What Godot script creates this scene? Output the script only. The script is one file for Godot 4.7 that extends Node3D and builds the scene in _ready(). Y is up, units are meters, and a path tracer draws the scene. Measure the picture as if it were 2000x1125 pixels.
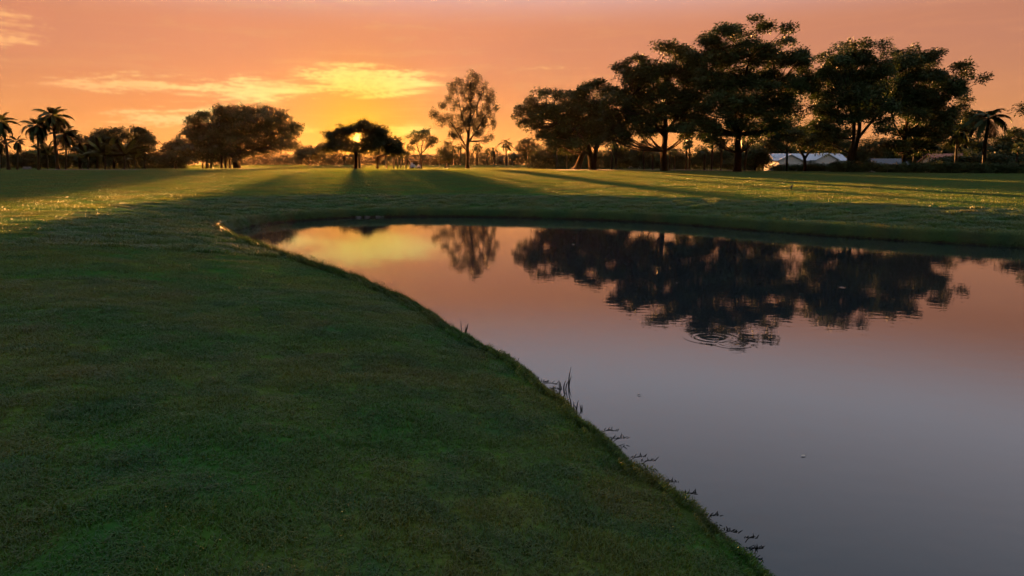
extends Node3D
# A golf course pond at sunrise. Metres, y up; the water lies at y = 0 and the camera looks along -z.

const EYE := 2.4
const MID := Vector2(5, -17)      # middle of the pond, from which the shore is measured
const RAYS := 1440
const SUN_AZ := -11.86            # degrees from -z towards +x
const SUN_EL := 2.34
const SHORE := [Vector2(1.54, -3.82), Vector2(1.35, -4.39), Vector2(1.24, -4.92), Vector2(0.99, -5.47), Vector2(0.75, -6.29), Vector2(0.34, -7.65), Vector2(0, -8.61), Vector2(-0.73, -10), Vector2(-1.13, -11.06), Vector2(-1.8, -12.37), Vector2(-3.18, -14.64), Vector2(-4.89, -16.97), Vector2(-7.23, -20.15), Vector2(-8.6, -22.21), Vector2(-10.21, -25.38), Vector2(-10.61, -26.59), Vector2(-10.75, -28.38), Vector2(-10.52, -30.72), Vector2(-9.36, -32.81), Vector2(-7.37, -34.49), Vector2(-3.76, -35.21), Vector2(0, -34.49), Vector2(4.63, -32.5), Vector2(7.47, -29.9), Vector2(9.66, -27.01), Vector2(12.17, -24.27), Vector2(13.88, -22.78), Vector2(15.4, -21.46), Vector2(18.5, -18.5), Vector2(21, -14), Vector2(21.5, -8), Vector2(18, -2), Vector2(12, 1.5), Vector2(6.5, 1.2), Vector2(3.4, -0.4), Vector2(2.1, -2.2)]
const TREES := [
	{"called": "rain_tree", "label": "tallest broad tree, its dark domed crown reflected largest in the pond", "category": "tree", "group": "big spreading trees on the far lawn", "x": 25.41, "z": -82, "spray": 0.8, "dens": 1.6, "tint": Color(0.028, 0.044, 0.015), "trunks": [[[0.01, 2.23, 0, 0.48], [0.03, 3.87, 0, 0.38], [-0.14, 6.02, 0, 0.36], [0.35, 8.64, 0, 0.24]], [[-0.12, 5.68, 0, 0.24], [-1.14, 7.8, 0, 0.22], [-2.68, 10.02, 0, 0.14]], [[-0.14, 6.02, 0, 0.24], [1.67, 8.64, 0, 0.19], [3.51, 11.12, 0, 0.14]], [[0.35, 8.64, 0, 0.19], [0.36, 11.67, 0, 0.14], [0.78, 14.39, 0, 0.1]]],
		"lobes": [[-4.07, 15.74, 2.53, 1, 0.53, 0.88], [-2.44, 16.77, 1.89, 1.11, 0.53, 0.94], [-0.51, 17.51, -2.09, 1.11, 0.41, 0.89], [0.86, 18, 1.41, 0.53, 0.29, 0.47], [2.29, 17.46, -0.35, 1.11, 0.41, 0.89], [3.71, 16.98, 2.48, 0.64, 0.37, 0.58], [5.45, 16.17, -1.89, 0.76, 0.41, 0.67], [-4.86, 14.39, -1.61, 1.17, 0.76, 1.11], [-2.62, 14.66, 0.44, 1.46, 1, 1.41], [-0.11, 15.21, 0.67, 1.58, 1.11, 1.55], [2.43, 14.94, -0.47, 1.46, 1.11, 1.48], [4.72, 14.39, -1.66, 1.23, 1, 1.28], [6.4, 14.5, -0.07, 0.64, 0.64, 0.74], [7.07, 13.04, -0.93, 0.46, 0.64, 0.63], [-4.48, 12.22, 0.75, 1.23, 1, 1.28], [-1.92, 11.94, -0.86, 1.58, 1.23, 1.62], [0.61, 12.22, -1.83, 1.7, 1.35, 1.75], [3.44, 12.22, -1.34, 1.58, 1.23, 1.62], [5.74, 11.67, -0.33, 1.23, 1, 1.28], [-3.22, 9.47, 2.25, 1.35, 1.11, 1.41], [-0.93, 9.19, 2.23, 1.58, 1.23, 1.62], [1.62, 9.47, 0.19, 1.58, 1.23, 1.62], [4.18, 9.47, 1.44, 1.35, 1, 1.35], [5.91, 9.19, -2.1, 0.53, 0.64, 0.68], [7.01, 11.4, 0.48, 0.38, 0.53, 0.52], [-2.53, 6.97, -2.46, 1, 0.76, 1.01], [-0.25, 7.08, -0.32, 1.11, 0.64, 1.01], [2.6, 7.36, 2.32, 1.11, 0.64, 1.01], [5.38, 8.53, -1.09, 0.53, 0.41, 0.54], [-2.77, 6.02, -2.61, 0.76, 0.53, 0.74], [-1.59, 5.28, -0.77, 0.53, 0.29, 0.47], [-3.66, 6.69, 1.67, 0.64, 0.41, 0.61], [-5.67, 6.69, 0.85, 0.64, 0.41, 0.61], [2.66, 6.24, -0.31, 0.53, 0.33, 0.5], [1.27, 5.45, 1.59, 0.38, 0.21, 0.34], [-1.05, 6.02, -0.13, 0.64, 0.33, 0.56], [1.51, 6.24, -0.05, 0.64, 0.33, 0.56], [3.7, 7.91, -1.92, 0.88, 0.53, 0.81], [-3.99, 7.53, -0.63, 0.64, 0.53, 0.67], [-3.83, 15.65, 1.41, 0.5, 0.31, 0.46], [-3.88, 15.46, 0.41, 0.5, 0.31, 0.46], [-2.51, 16.62, 1.86, 0.55, 0.31, 0.49], [-3.43, 16.64, -2.3, 0.55, 0.31, 0.49], [-3.77, 13.71, -0.43, 0.59, 0.41, 0.57], [-4.8, 13.54, -1.3, 0.59, 0.41, 0.57], [-3.9, 13.73, 2.44, 0.76, 0.55, 0.75], [-1.53, 13.91, -2.23, 0.76, 0.55, 0.75], [-0.49, 14.43, -1.04, 0.83, 0.62, 0.84], [-1.36, 14.2, -2.43, 0.83, 0.62, 0.84], [2.98, 14.34, 0.12, 0.76, 0.62, 0.8], [1.47, 13.82, -0.85, 0.76, 0.62, 0.8], [5.88, 13.85, 1.01, 0.62, 0.55, 0.67], [5.52, 14.18, -0.57, 0.62, 0.55, 0.67], [5.85, 14.31, 1.34, 0.37, 0.36, 0.41], [6.15, 13.75, -0.62, 0.37, 0.36, 0.41], [7.39, 12.49, -0.1, 0.27, 0.36, 0.36], [7.3, 12.25, -2.45, 0.27, 0.36, 0.36], [-3.59, 11.53, -0.43, 0.62, 0.55, 0.67], [-3.68, 11.47, 1.36, 0.62, 0.55, 0.67], [-1.8, 10.89, -1.53, 0.83, 0.7, 0.88], [-1.45, 10.68, -0.21, 0.83, 0.7, 0.88], [-0.41, 11.09, -1.11, 0.9, 0.77, 0.96], [0.96, 11.58, 0.36, 0.9, 0.77, 0.96], [2.95, 11.93, -2.1, 0.83, 0.7, 0.88], [2.45, 10.85, 2.26, 0.83, 0.7, 0.88], [5.31, 10.9, 2.56, 0.62, 0.55, 0.67], [6.22, 11.37, -1.78, 0.62, 0.55, 0.67], [-3.71, 8.58, -1.51, 0.69, 0.62, 0.76], [-3.8, 9.08, -0.17, 0.69, 0.62, 0.76], [-0.72, 8.51, -0.84, 0.83, 0.7, 0.88], [-1.55, 7.95, 1.89, 0.83, 0.7, 0.88], [2.24, 9.32, -0.43, 0.83, 0.7, 0.88], [1.17, 8.46, 0.82, 0.83, 0.7, 0.88], [3.52, 8.95, 0.75, 0.69, 0.55, 0.71], [3.85, 9.3, -0.56, 0.69, 0.55, 0.71], [6.51, 8.49, 1.65, 0.32, 0.36, 0.39], [6.51, 9.09, -2.44, 0.32, 0.36, 0.39], [6.84, 10.77, -1.26, 0.23, 0.31, 0.31], [7.41, 10.85, 1.42, 0.23, 0.31, 0.31], [-3.22, 5.99, -1.92, 0.5, 0.41, 0.52], [-3.36, 6.26, 0.53, 0.5, 0.41, 0.52], [-0.01, 6.96, -1.92, 0.55, 0.36, 0.52], [0.43, 6.78, 2.6, 0.55, 0.36, 0.52], [3.25, 6.79, -1.57, 0.55, 0.36, 0.52], [3.01, 6.52, 1.75, 0.55, 0.36, 0.52], [-2.68, 5.46, -1.1, 0.41, 0.31, 0.41], [-3.24, 5.86, 2.09, 0.41, 0.31, 0.41], [4.23, 7.23, -0.83, 0.46, 0.31, 0.44], [3.88, 7.24, 1.03, 0.46, 0.31, 0.44], [-3.66, 7.43, 2.1, 0.37, 0.31, 0.39], [-3.72, 7.1, 2.07, 0.37, 0.31, 0.39]]},
	{"called": "rain_tree", "label": "broad dark tree with straight trunk just left of the tallest one", "category": "tree", "group": "big spreading trees on the far lawn", "x": 18.26, "z": -87, "spray": 0.8, "dens": 1.6, "tint": Color(0.028, 0.044, 0.015), "trunks": [[[0, 2.46, 0, 0.46], [-0.13, 4.26, 0, 0.36], [-0.03, 6.65, 0, 0.31], [-0.24, 9.02, 0, 0.2]], [[-0.08, 6.24, 0, 0.23], [1.42, 8.43, 0, 0.2], [2.55, 10.49, 0, 0.15]], [[-0.13, 5.88, 0, 0.2], [-2.21, 8.43, 0, 0.18], [-4.39, 10.49, 0, 0.13]]],
		"lobes": [[-5.38, 13.97, -0.89, 0.93, 0.43, 0.79], [-3.61, 14.78, -0.42, 1.06, 0.43, 0.86], [-0.95, 15.7, 2.05, 0.93, 0.43, 0.79], [-0.07, 16.04, 1.73, 0.48, 0.26, 0.43], [1.15, 15.36, 1.91, 1.06, 0.56, 0.93], [2.68, 14.55, -0.14, 0.93, 0.68, 0.93], [-4.45, 12.82, 1.3, 1.55, 0.81, 1.36], [-2.07, 13.4, 0.96, 1.55, 1.06, 1.5], [0.33, 13.4, 0.68, 1.68, 1.18, 1.64], [2.46, 12.53, 1.91, 1.43, 1.06, 1.43], [-5.29, 10.49, -0.25, 1.43, 0.93, 1.36], [-2.89, 10.78, -1.09, 1.55, 1.18, 1.57], [-0.19, 11.07, 0.44, 1.8, 1.31, 1.79], [2.56, 10.19, 2.08, 1.43, 1.18, 1.5], [-6.15, 8.43, -0.77, 1.43, 0.81, 1.29], [-3.73, 8.43, -1.91, 1.55, 1.06, 1.5], [-1.01, 8.72, 0.47, 1.8, 1.06, 1.64], [1.73, 8.25, -0.29, 1.43, 0.81, 1.29], [-7.08, 9.61, 0.79, 0.48, 0.35, 0.48], [-5.5, 6.65, -1.31, 0.93, 0.68, 0.93], [-3.08, 6.95, 1.66, 1.06, 0.56, 0.93], [3.57, 7.78, -2.35, 0.93, 0.68, 0.93], [-6.7, 5.88, -0.6, 0.57, 0.43, 0.58], [-4.55, 5.28, -1.25, 0.81, 0.35, 0.66], [-0.95, 6.95, -1.29, 0.93, 0.43, 0.79], [2.42, 6.24, -0.33, 0.57, 0.3, 0.5], [-1.85, 6.47, -2.3, 0.93, 0.43, 0.79], [1.17, 6.95, 2.01, 1.06, 0.43, 0.86], [3.32, 6.47, -2.45, 0.68, 0.35, 0.59], [1.25, 15.04, -0.38, 0.53, 0.32, 0.49], [1.44, 14.88, -0.03, 0.53, 0.32, 0.49], [2.65, 13.69, 0.37, 0.48, 0.38, 0.5], [2.57, 13.73, -0.23, 0.48, 0.38, 0.5], [-3.19, 12.65, -1.35, 0.81, 0.43, 0.71], [-3.6, 12.38, -2.25, 0.81, 0.43, 0.71], [-2.66, 12.4, 0.76, 0.81, 0.58, 0.8], [-2.51, 12.16, 1.57, 0.81, 0.58, 0.8], [-0.05, 12, -2.44, 0.88, 0.66, 0.89], [-0.82, 13.19, -2.04, 0.88, 0.66, 0.89], [3.47, 12.01, 0.18, 0.73, 0.58, 0.76], [2.88, 12.39, -2.24, 0.73, 0.58, 0.76], [-4.37, 9.75, -0.95, 0.73, 0.51, 0.71], [-6.54, 9.75, 1.78, 0.73, 0.51, 0.71], [-1.73, 10.36, -1.33, 0.81, 0.66, 0.84], [-2.86, 9.89, 0.01, 0.81, 0.66, 0.84], [1.13, 10.47, 1.62, 0.96, 0.74, 0.97], [0.52, 9.76, -1.1, 0.96, 0.74, 0.97], [1.35, 9.76, 1.88, 0.73, 0.66, 0.8], [2.19, 9.41, 1.86, 0.73, 0.66, 0.8], [-5.1, 7.46, -2.04, 0.73, 0.43, 0.67], [-6.25, 8.09, -1.63, 0.73, 0.43, 0.67], [-2.37, 7.59, 1.44, 0.81, 0.58, 0.8], [-3.98, 8.25, -1.2, 0.81, 0.58, 0.8], [-0.57, 8.28, -1.78, 0.96, 0.58, 0.89], [-2.59, 7.94, 0.09, 0.96, 0.58, 0.89], [2.1, 7.53, 1.3, 0.73, 0.43, 0.67], [2.78, 7.96, 2.12, 0.73, 0.43, 0.67], [-4.55, 6.26, -2.35, 0.48, 0.38, 0.5], [-5.93, 6.39, -2.41, 0.48, 0.38, 0.5], [-2.57, 6.35, 2.34, 0.53, 0.32, 0.49], [-3.6, 6.66, 0.35, 0.53, 0.32, 0.49], [2.85, 7.67, -0.17, 0.48, 0.38, 0.5], [4.26, 6.96, 2.34, 0.48, 0.38, 0.5]]},
	{"called": "rain_tree", "label": "wide low dark tree with split trunk, its left boughs open against orange sky", "category": "tree", "group": "big spreading trees on the far lawn", "x": 10.51, "z": -95, "spray": 0.8, "dens": 1.6, "tint": Color(0.032, 0.048, 0.015), "trunks": [[[0, 2.53, 0, 0.5], [-0.37, 4.11, 0, 0.39], [-1.07, 6.07, 0, 0.28], [-2.23, 8.34, 0, 0.17]], [[0.13, 2.66, 0, 0.39], [0.42, 4.63, 0, 0.31], [0.92, 6.59, 0, 0.22], [0.6, 9.3, 0, 0.14]], [[-1.07, 6.2, 0, 0.19], [-3.88, 8.01, 0, 0.17], [-6.54, 9.63, 0, 0.11]]],
		"lobes": [[-2.6, 11.23, 0.81, 1.15, 0.75, 1.09], [-0.97, 12.12, 2.35, 1.02, 0.61, 0.94], [-4.26, 11.8, -2.32, 1.15, 0.43, 0.92], [0.33, 12.57, 2.44, 1.02, 0.47, 0.86], [1.66, 11.99, 0.66, 0.68, 0.61, 0.74], [-6.23, 11.48, 2.24, 0.88, 0.38, 0.73], [-7.87, 10.85, 1.04, 0.62, 0.33, 0.55], [-7.21, 9.95, -0.61, 1.36, 0.61, 1.13], [-9.18, 9.63, 2.47, 0.62, 0.38, 0.57], [-9.71, 8.79, 2.66, 0.4, 0.28, 0.39], [-8.85, 7.89, 1.71, 0.62, 0.47, 0.63], [-7.53, 8.34, 2.51, 1.02, 0.81, 1.05], [-5.22, 9.63, -1.16, 1.7, 1.02, 1.56], [-2.58, 9.3, 2.04, 2.04, 1.49, 2.03], [0.06, 9.95, -0.4, 1.7, 1.29, 1.72], [-3.87, 7.37, -1.11, 2.04, 1.29, 1.91], [-6.19, 6.72, -1.75, 1.02, 0.75, 1.01], [-0.55, 7.04, 1.52, 1.83, 1.29, 1.79], [-4.85, 5.42, 0.78, 1.15, 0.75, 1.09], [-2.52, 5.42, 2.28, 1.56, 0.61, 1.25], [1.42, 8.01, -0.8, 1.02, 1.15, 1.25], [0.67, 5.55, 2.35, 0.88, 0.61, 0.86], [-3.3, 10.56, -1.82, 0.58, 0.41, 0.57], [-1.87, 11.14, 0.52, 0.58, 0.41, 0.57], [-0.91, 11.48, -2.29, 0.53, 0.35, 0.51], [-1.52, 11.89, 1.96, 0.53, 0.35, 0.51], [1.25, 11.72, -1.56, 0.4, 0.35, 0.43], [2.32, 11.85, 1.76, 0.4, 0.35, 0.43], [-7.88, 9.16, 2.68, 0.68, 0.35, 0.59], [-6.39, 9.27, -1.94, 0.68, 0.35, 0.59], [-6.94, 7.88, -2.1, 0.53, 0.44, 0.56], [-7.54, 7.44, 1.4, 0.53, 0.44, 0.56], [-5.89, 9.39, -1.74, 0.88, 0.55, 0.83], [-5.23, 9.01, 2.43, 0.88, 0.55, 0.83], [-3.46, 8.57, -2.32, 1.09, 0.85, 1.11], [-3.59, 7.98, 2.02, 1.09, 0.85, 1.11], [0.73, 9.28, 1.1, 0.88, 0.72, 0.92], [1.17, 8.9, -0.14, 0.88, 0.72, 0.92], [-3.72, 6.27, -1, 1.09, 0.72, 1.04], [-3.62, 6.71, -1.01, 1.09, 0.72, 1.04], [-6.57, 6.38, -2.06, 0.53, 0.41, 0.54], [-5.33, 6.28, 0.74, 0.53, 0.41, 0.54], [0.53, 6.12, -2.3, 0.96, 0.72, 0.97], [0.15, 5.99, -1.44, 0.96, 0.72, 0.97], [1.12, 6.89, -1.36, 0.53, 0.64, 0.67], [2.28, 6.93, -0.3, 0.53, 0.64, 0.67]]},
	{"called": "rain_tree", "label": "leaning tree with crooked flared trunk behind the split trunk tree", "category": "tree", "group": "big spreading trees on the far lawn", "x": 9.11, "z": -101, "spray": 0.8, "dens": 1, "tint": Color(0.036, 0.048, 0.014), "trunks": [[[-0.15, 2.61, 0, 0.71], [0.68, 4.08, 0, 0.41], [1.23, 5.19, 0, 0.3], [1.48, 6.85, 0, 0.18]], [[1.1, 4.77, 0, 0.24], [-0.75, 5.19, 0, 0.21], [-1.61, 6.16, 0, 0.18], [-1.91, 7.34, 0, 0.12]]],
		"lobes": [[-1.69, 6.85, 0.6, 1.52, 0.94, 1.41], [1.48, 6.85, -0.48, 1.52, 0.94, 1.41], [0.05, 8.03, 0.23, 1.52, 0.94, 1.41], [-3.09, 5.26, -0.57, 1.08, 0.65, 1], [-1.45, 4.77, -0.26, 0.66, 0.4, 0.61], [-0.98, 5.82, -0.91, 0.76, 0.5, 0.73], [-0.69, 5.71, -0.26, 0.76, 0.5, 0.73], [0.71, 6.68, -1.12, 0.76, 0.5, 0.73], [1.42, 6.22, 0.71, 0.76, 0.5, 0.73], [-0.9, 6.92, -1.34, 0.76, 0.5, 0.73], [1.36, 7.73, 0, 0.76, 0.5, 0.73]]},
	{"called": "rain_tree", "label": "big dark tree with pale forked trunk, right of the tallest tree", "category": "tree", "group": "big spreading trees on the far lawn", "x": 38.24, "z": -82, "spray": 0.8, "dens": 1.6, "tint": Color(0.028, 0.044, 0.015), "trunks": [[[-0.04, 2.11, 0, 0.29], [0.17, 3.87, 0, 0.24], [0.54, 5.68, 0, 0.22], [0.55, 7.69, 0, 0.17], [-0.04, 10.02, 0, 0.12]], [[0.55, 5.57, 0, 0.17], [1.79, 7.25, 0, 0.15], [2.71, 8.53, 0, 0.13], [3.5, 10.57, 0, 0.1]], [[-0.51, 2.23, 0, 0.24], [-0.24, 3.87, 0, 0.2], [0.04, 5.45, 0, 0.19], [-0.19, 7.69, 0, 0.17], [-1.29, 10.02, 0, 0.1]]],
		"lobes": [[-3.87, 14.23, 0.03, 0.53, 0.25, 0.45], [-2.69, 15.04, 0.86, 0.53, 0.21, 0.43], [-1.16, 15.58, 0.32, 0.64, 0.25, 0.52], [0.46, 15.69, -0.62, 0.64, 0.25, 0.52], [1.9, 15.31, 1.12, 0.53, 0.29, 0.47], [-3.14, 13.53, 2.11, 1, 0.64, 0.94], [-1.05, 14.29, -1.1, 1.46, 0.76, 1.28], [1.01, 14.56, -1.77, 1.35, 0.76, 1.21], [-4.48, 12.49, 2.3, 0.64, 0.53, 0.67], [-2.3, 12.11, -1.71, 1.58, 1.11, 1.55], [0.22, 12.49, -2.39, 1.82, 1.23, 1.75], [2.4, 12.76, 0.24, 1.46, 1.23, 1.55], [-4.49, 11.12, -0.32, 0.46, 0.41, 0.5], [-4.61, 10.35, 0.25, 0.38, 0.33, 0.41], [-2.89, 10.19, -2.32, 1.35, 1, 1.35], [-0.43, 10.02, 1.81, 1.82, 1.23, 1.75], [1.95, 10.02, -1.66, 1.7, 1.23, 1.68], [-4.78, 8.8, 1.68, 0.46, 0.25, 0.4], [-3.17, 8.53, -0.42, 1.11, 0.88, 1.15], [-1.31, 8.14, -3, 1.11, 0.76, 1.08], [1.99, 8.25, -3, 1.23, 0.76, 1.15], [-4.09, 7.02, 1.16, 0.88, 0.64, 0.88], [-2.63, 6.69, -1.33, 1.11, 0.76, 1.08], [-1.52, 5.68, -3, 1, 0.41, 0.81], [-3.53, 5.68, 0.26, 0.76, 0.37, 0.65], [1.28, 6.41, -4, 0.88, 0.41, 0.74], [-2.69, 13.22, 2.4, 0.5, 0.36, 0.49], [-3.29, 12.77, -2.05, 0.5, 0.36, 0.49], [-0.45, 13.96, -1.15, 0.76, 0.41, 0.67], [-1.8, 13.68, -1.32, 0.76, 0.41, 0.67], [0.69, 13.93, -1.96, 0.69, 0.41, 0.63], [1.6, 13.95, -1.57, 0.69, 0.41, 0.63], [-4.97, 12.03, -0.43, 0.37, 0.31, 0.39], [-4.11, 11.94, -0.52, 0.37, 0.31, 0.39], [-1.43, 11.11, -1.09, 0.83, 0.62, 0.84], [-2.17, 11.86, -0.37, 0.83, 0.62, 0.84], [1.18, 11.34, -1.93, 0.97, 0.7, 0.96], [-0.17, 12.19, -1.48, 0.97, 0.7, 0.96], [2.24, 11.39, -2.13, 0.76, 0.7, 0.84], [1.57, 12.25, 1.06, 0.76, 0.7, 0.84], [-1.71, 9.25, 0.58, 0.69, 0.55, 0.71], [-3.96, 9.5, 0.92, 0.69, 0.55, 0.71], [0.31, 9.78, -1.47, 0.97, 0.7, 0.96], [1.12, 9.21, -1.9, 0.97, 0.7, 0.96], [2.58, 8.61, 1.95, 0.9, 0.7, 0.92], [2.61, 9.78, -1.74, 0.9, 0.7, 0.92], [-2.2, 7.88, 0.13, 0.55, 0.48, 0.59], [-3.18, 8.33, -0.81, 0.55, 0.48, 0.59], [-1.22, 7.71, 0.62, 0.55, 0.41, 0.55], [-0.52, 7.9, 1.55, 0.55, 0.41, 0.55], [1.56, 8.08, 0.12, 0.62, 0.41, 0.59], [2.69, 7.33, 1.49, 0.62, 0.41, 0.59], [-3.39, 6.64, -0.03, 0.46, 0.36, 0.47], [-3.99, 6.58, 1.61, 0.46, 0.36, 0.47], [-2.3, 6.13, 0.28, 0.55, 0.41, 0.55], [-1.87, 6.34, -2.11, 0.55, 0.41, 0.55]]},
	{"called": "rain_tree", "label": "rightmost of the big dark trees, its ragged crown reaching over the royal palm", "category": "tree", "group": "big spreading trees on the far lawn", "x": 48.5, "z": -90, "spray": 0.85, "dens": 1.6, "tint": Color(0.025, 0.04, 0.014), "trunks": [[[0.13, 2.27, 0, 0.26], [-0.15, 4.02, 0, 0.24], [-0.18, 6.37, 0, 0.21], [0, 9.25, 0, 0.16]], [[-0.14, 6, 0, 0.16], [1.68, 8.03, 0, 0.16], [3.32, 10.46, 0, 0.11]], [[-0.17, 5.57, 0, 0.16], [-1.75, 7.72, 0, 0.13], [-2.27, 10.16, 0, 0.11]]],
		"lobes": [[-1.92, 15.98, -0.93, 1.09, 0.36, 0.87], [0.03, 16.28, -0.22, 0.42, 0.27, 0.4], [2.43, 15.68, 0.93, 0.58, 0.31, 0.52], [3.42, 15.09, -1.8, 0.33, 0.31, 0.37], [0.93, 15.27, 1.44, 1.35, 0.58, 1.11], [-2.11, 14.67, 2.2, 1.61, 0.96, 1.48], [4.45, 14.07, 2.02, 0.42, 0.36, 0.45], [5.8, 14.19, 0.94, 0.38, 0.18, 0.32], [6.2, 13.36, 0.29, 0.58, 0.31, 0.52], [7.19, 12.75, 2.51, 0.21, 0.27, 0.28], [5.38, 12.27, -2.05, 1.09, 0.71, 1.03], [2.96, 13.48, -1.61, 1.61, 0.96, 1.48], [0.2, 13.06, 0.28, 1.99, 1.35, 1.92], [5.67, 11.25, -0.25, 0.42, 0.36, 0.45], [-2, 11.97, -1.85, 1.86, 1.35, 1.85], [3.45, 11.67, 2.7, 1.48, 1.09, 1.48], [1.17, 10.76, -0.13, 1.99, 1.35, 1.92], [4.04, 10.16, -1.2, 1.22, 0.96, 1.26], [-1.37, 9.85, -1.18, 1.99, 1.35, 1.92], [2.15, 8.94, -2.69, 1.74, 1.09, 1.63], [4.5, 8.64, 1.44, 1.09, 0.96, 1.18], [0.04, 6.74, -0.76, 1.09, 0.58, 0.96], [2.33, 7.11, 1.55, 1.35, 0.71, 1.18], [-3.85, 6.68, 2.5, 0.71, 0.45, 0.67], [3.96, 6.49, 0.56, 1.09, 0.71, 1.03], [-2.96, 5.01, 2.41, 1.48, 0.58, 1.18], [0.96, 4.95, -0.89, 1.61, 0.84, 1.4], [3.38, 4.76, -1.83, 1.35, 0.71, 1.18], [1.68, 14.99, -1.81, 0.68, 0.33, 0.58], [1.94, 15.14, -1.12, 0.68, 0.33, 0.58], [-3.01, 13.95, 1.33, 0.84, 0.52, 0.78], [-1.02, 14.56, 1.67, 0.84, 0.52, 0.78], [5.37, 11.46, 1.03, 0.55, 0.39, 0.54], [4.44, 11.46, 0.37, 0.55, 0.39, 0.54], [3.39, 13.19, -0.5, 0.84, 0.52, 0.78], [3.21, 12.89, 0.72, 0.84, 0.52, 0.78], [-0.85, 12.67, 0.8, 1.07, 0.76, 1.05], [-1.52, 12.6, 1.71, 1.07, 0.76, 1.05], [-2.25, 11.09, 1.2, 0.99, 0.76, 1.01], [-2.59, 11.61, 2.01, 0.99, 0.76, 1.01], [3.06, 11.55, -2.32, 0.76, 0.6, 0.78], [2.7, 10.99, -0.54, 0.76, 0.6, 0.78], [2.32, 9.76, 0.16, 1.07, 0.76, 1.05], [0.36, 10.57, -0.14, 1.07, 0.76, 1.05], [3.19, 9.16, -1.01, 0.6, 0.52, 0.65], [4.37, 9.19, -2.24, 0.6, 0.52, 0.65], [0.33, 8.43, 2.4, 1.07, 0.76, 1.05], [-1.16, 9.59, 0.39, 1.07, 0.76, 1.05], [3.1, 8.48, 1.92, 0.91, 0.6, 0.87], [2.59, 7.76, -2.06, 0.91, 0.6, 0.87], [3.56, 7.78, 1.01, 0.55, 0.52, 0.62], [3.63, 8.51, -1.76, 0.55, 0.52, 0.62], [0.82, 6.46, 0.11, 0.55, 0.33, 0.51], [0.85, 6.66, -1.36, 0.55, 0.33, 0.51], [3.19, 6.58, -2.42, 0.68, 0.39, 0.62], [2.09, 6.55, -0.72, 0.68, 0.39, 0.62], [4.61, 5.6, -2.1, 0.55, 0.39, 0.54], [2.97, 6, 0.57, 0.55, 0.39, 0.54]]},
	{"called": "shade_tree", "label": "small dark tree with thin straight trunk in front of the white roofed house", "category": "tree", "group": "smaller trees among the big ones", "x": 35.93, "z": -95, "spray": 0.75, "dens": 1.1, "tint": Color(0.028, 0.044, 0.015), "trunks": [[[0, 2.4, 0, 0.16], [-0.11, 4.11, 0, 0.14], [-0.22, 5.74, 0, 0.12], [-0.12, 7.37, 0, 0.08]]],
		"lobes": [[-1.76, 7.04, -0.15, 1.22, 0.86, 1.2], [-0.16, 7.95, -0.42, 1.49, 0.86, 1.35], [-1.04, 6.07, 0.84, 1.49, 1.01, 1.44], [0.74, 6.39, 0.82, 1.49, 1.01, 1.44], [-1.99, 5.29, 0.28, 0.68, 0.47, 0.66], [-2.72, 6.39, 0.7, 0.54, 0.41, 0.55]]},
	{"called": "shade_tree", "label": "low wide tree with forked trunk between the house gables", "category": "tree", "group": "smaller trees among the big ones", "x": 39.55, "z": -98, "spray": 0.75, "dens": 1.1, "tint": Color(0.028, 0.044, 0.015), "trunks": [[[0, 2.4, 0, 0.25], [-0.23, 3.62, 0, 0.2], [-0.83, 4.43, 0, 0.15], [-1.38, 5.38, 0, 0.11]], [[-0.15, 3.48, 0, 0.18], [0.35, 4.3, 0, 0.14], [1, 4.84, 0, 0.11], [1.96, 5.85, 0, 0.08]]],
		"lobes": [[-0.16, 6.72, -1.38, 1.54, 0.97, 1.44], [1.52, 7.19, -0.28, 1.75, 1.13, 1.65], [0.25, 5.65, 0.86, 1.75, 0.89, 1.52], [2.31, 5.65, 0.24, 1.96, 1.05, 1.73], [4.42, 5.04, 0.76, 1.4, 0.72, 1.22], [-1.44, 5.38, 1, 0.98, 0.64, 0.93], [3.98, 6.32, -0.79, 1.4, 0.97, 1.36]]},
	{"called": "shade_tree", "label": "leafy tree directly behind the royal palm", "category": "tree", "group": "smaller trees among the big ones", "x": 64.83, "z": -104, "spray": 0.8, "dens": 1, "tint": Color(0.034, 0.044, 0.013), "trunks": [[[-0.26, 2.69, 0, 0.26], [-0.28, 4.27, 0, 0.22], [-0.29, 7.13, 0, 0.15]], [[-0.28, 4.27, 0, 0.18], [-1.27, 5.34, 0, 0.15], [-1.73, 6.98, 0, 0.1]]],
		"lobes": [[-0.9, 11.58, -0.33, 0.89, 0.45, 0.77], [-0.3, 10.66, -1.48, 0.74, 0.68, 0.82], [-0.87, 9.25, 0.98, 1.49, 1.03, 1.44], [0.32, 8.26, -0.85, 1.49, 1.11, 1.49], [-1.78, 7.48, 0.46, 1.63, 1.2, 1.63], [0.15, 6.42, -1.11, 1.49, 1.03, 1.44], [-1.59, 5.7, -1.16, 1.34, 0.77, 1.21]]},
	{"called": "shade_tree", "label": "leafy tree at the right edge behind the hedge", "category": "tree", "group": "smaller trees among the big ones", "x": 72.11, "z": -105, "spray": 0.85, "dens": 1.1, "tint": Color(0.034, 0.046, 0.015), "trunks": [[[-0.04, 2.69, 0, 0.26], [-0.15, 4.29, 0, 0.22], [-0.07, 6.09, 0, 0.15]]],
		"lobes": [[-1.89, 5.95, 0.19, 1.05, 0.86, 1.1], [0.2, 6.89, -0.13, 1.2, 0.86, 1.19], [1.58, 6.45, -0.69, 1.5, 1.21, 1.56], [-1.03, 4.87, 1.01, 1.88, 1.12, 1.72], [2.41, 5.01, -0.94, 1.88, 1.38, 1.87], [-2.81, 4.29, 0.31, 1.2, 0.78, 1.14]]},
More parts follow.
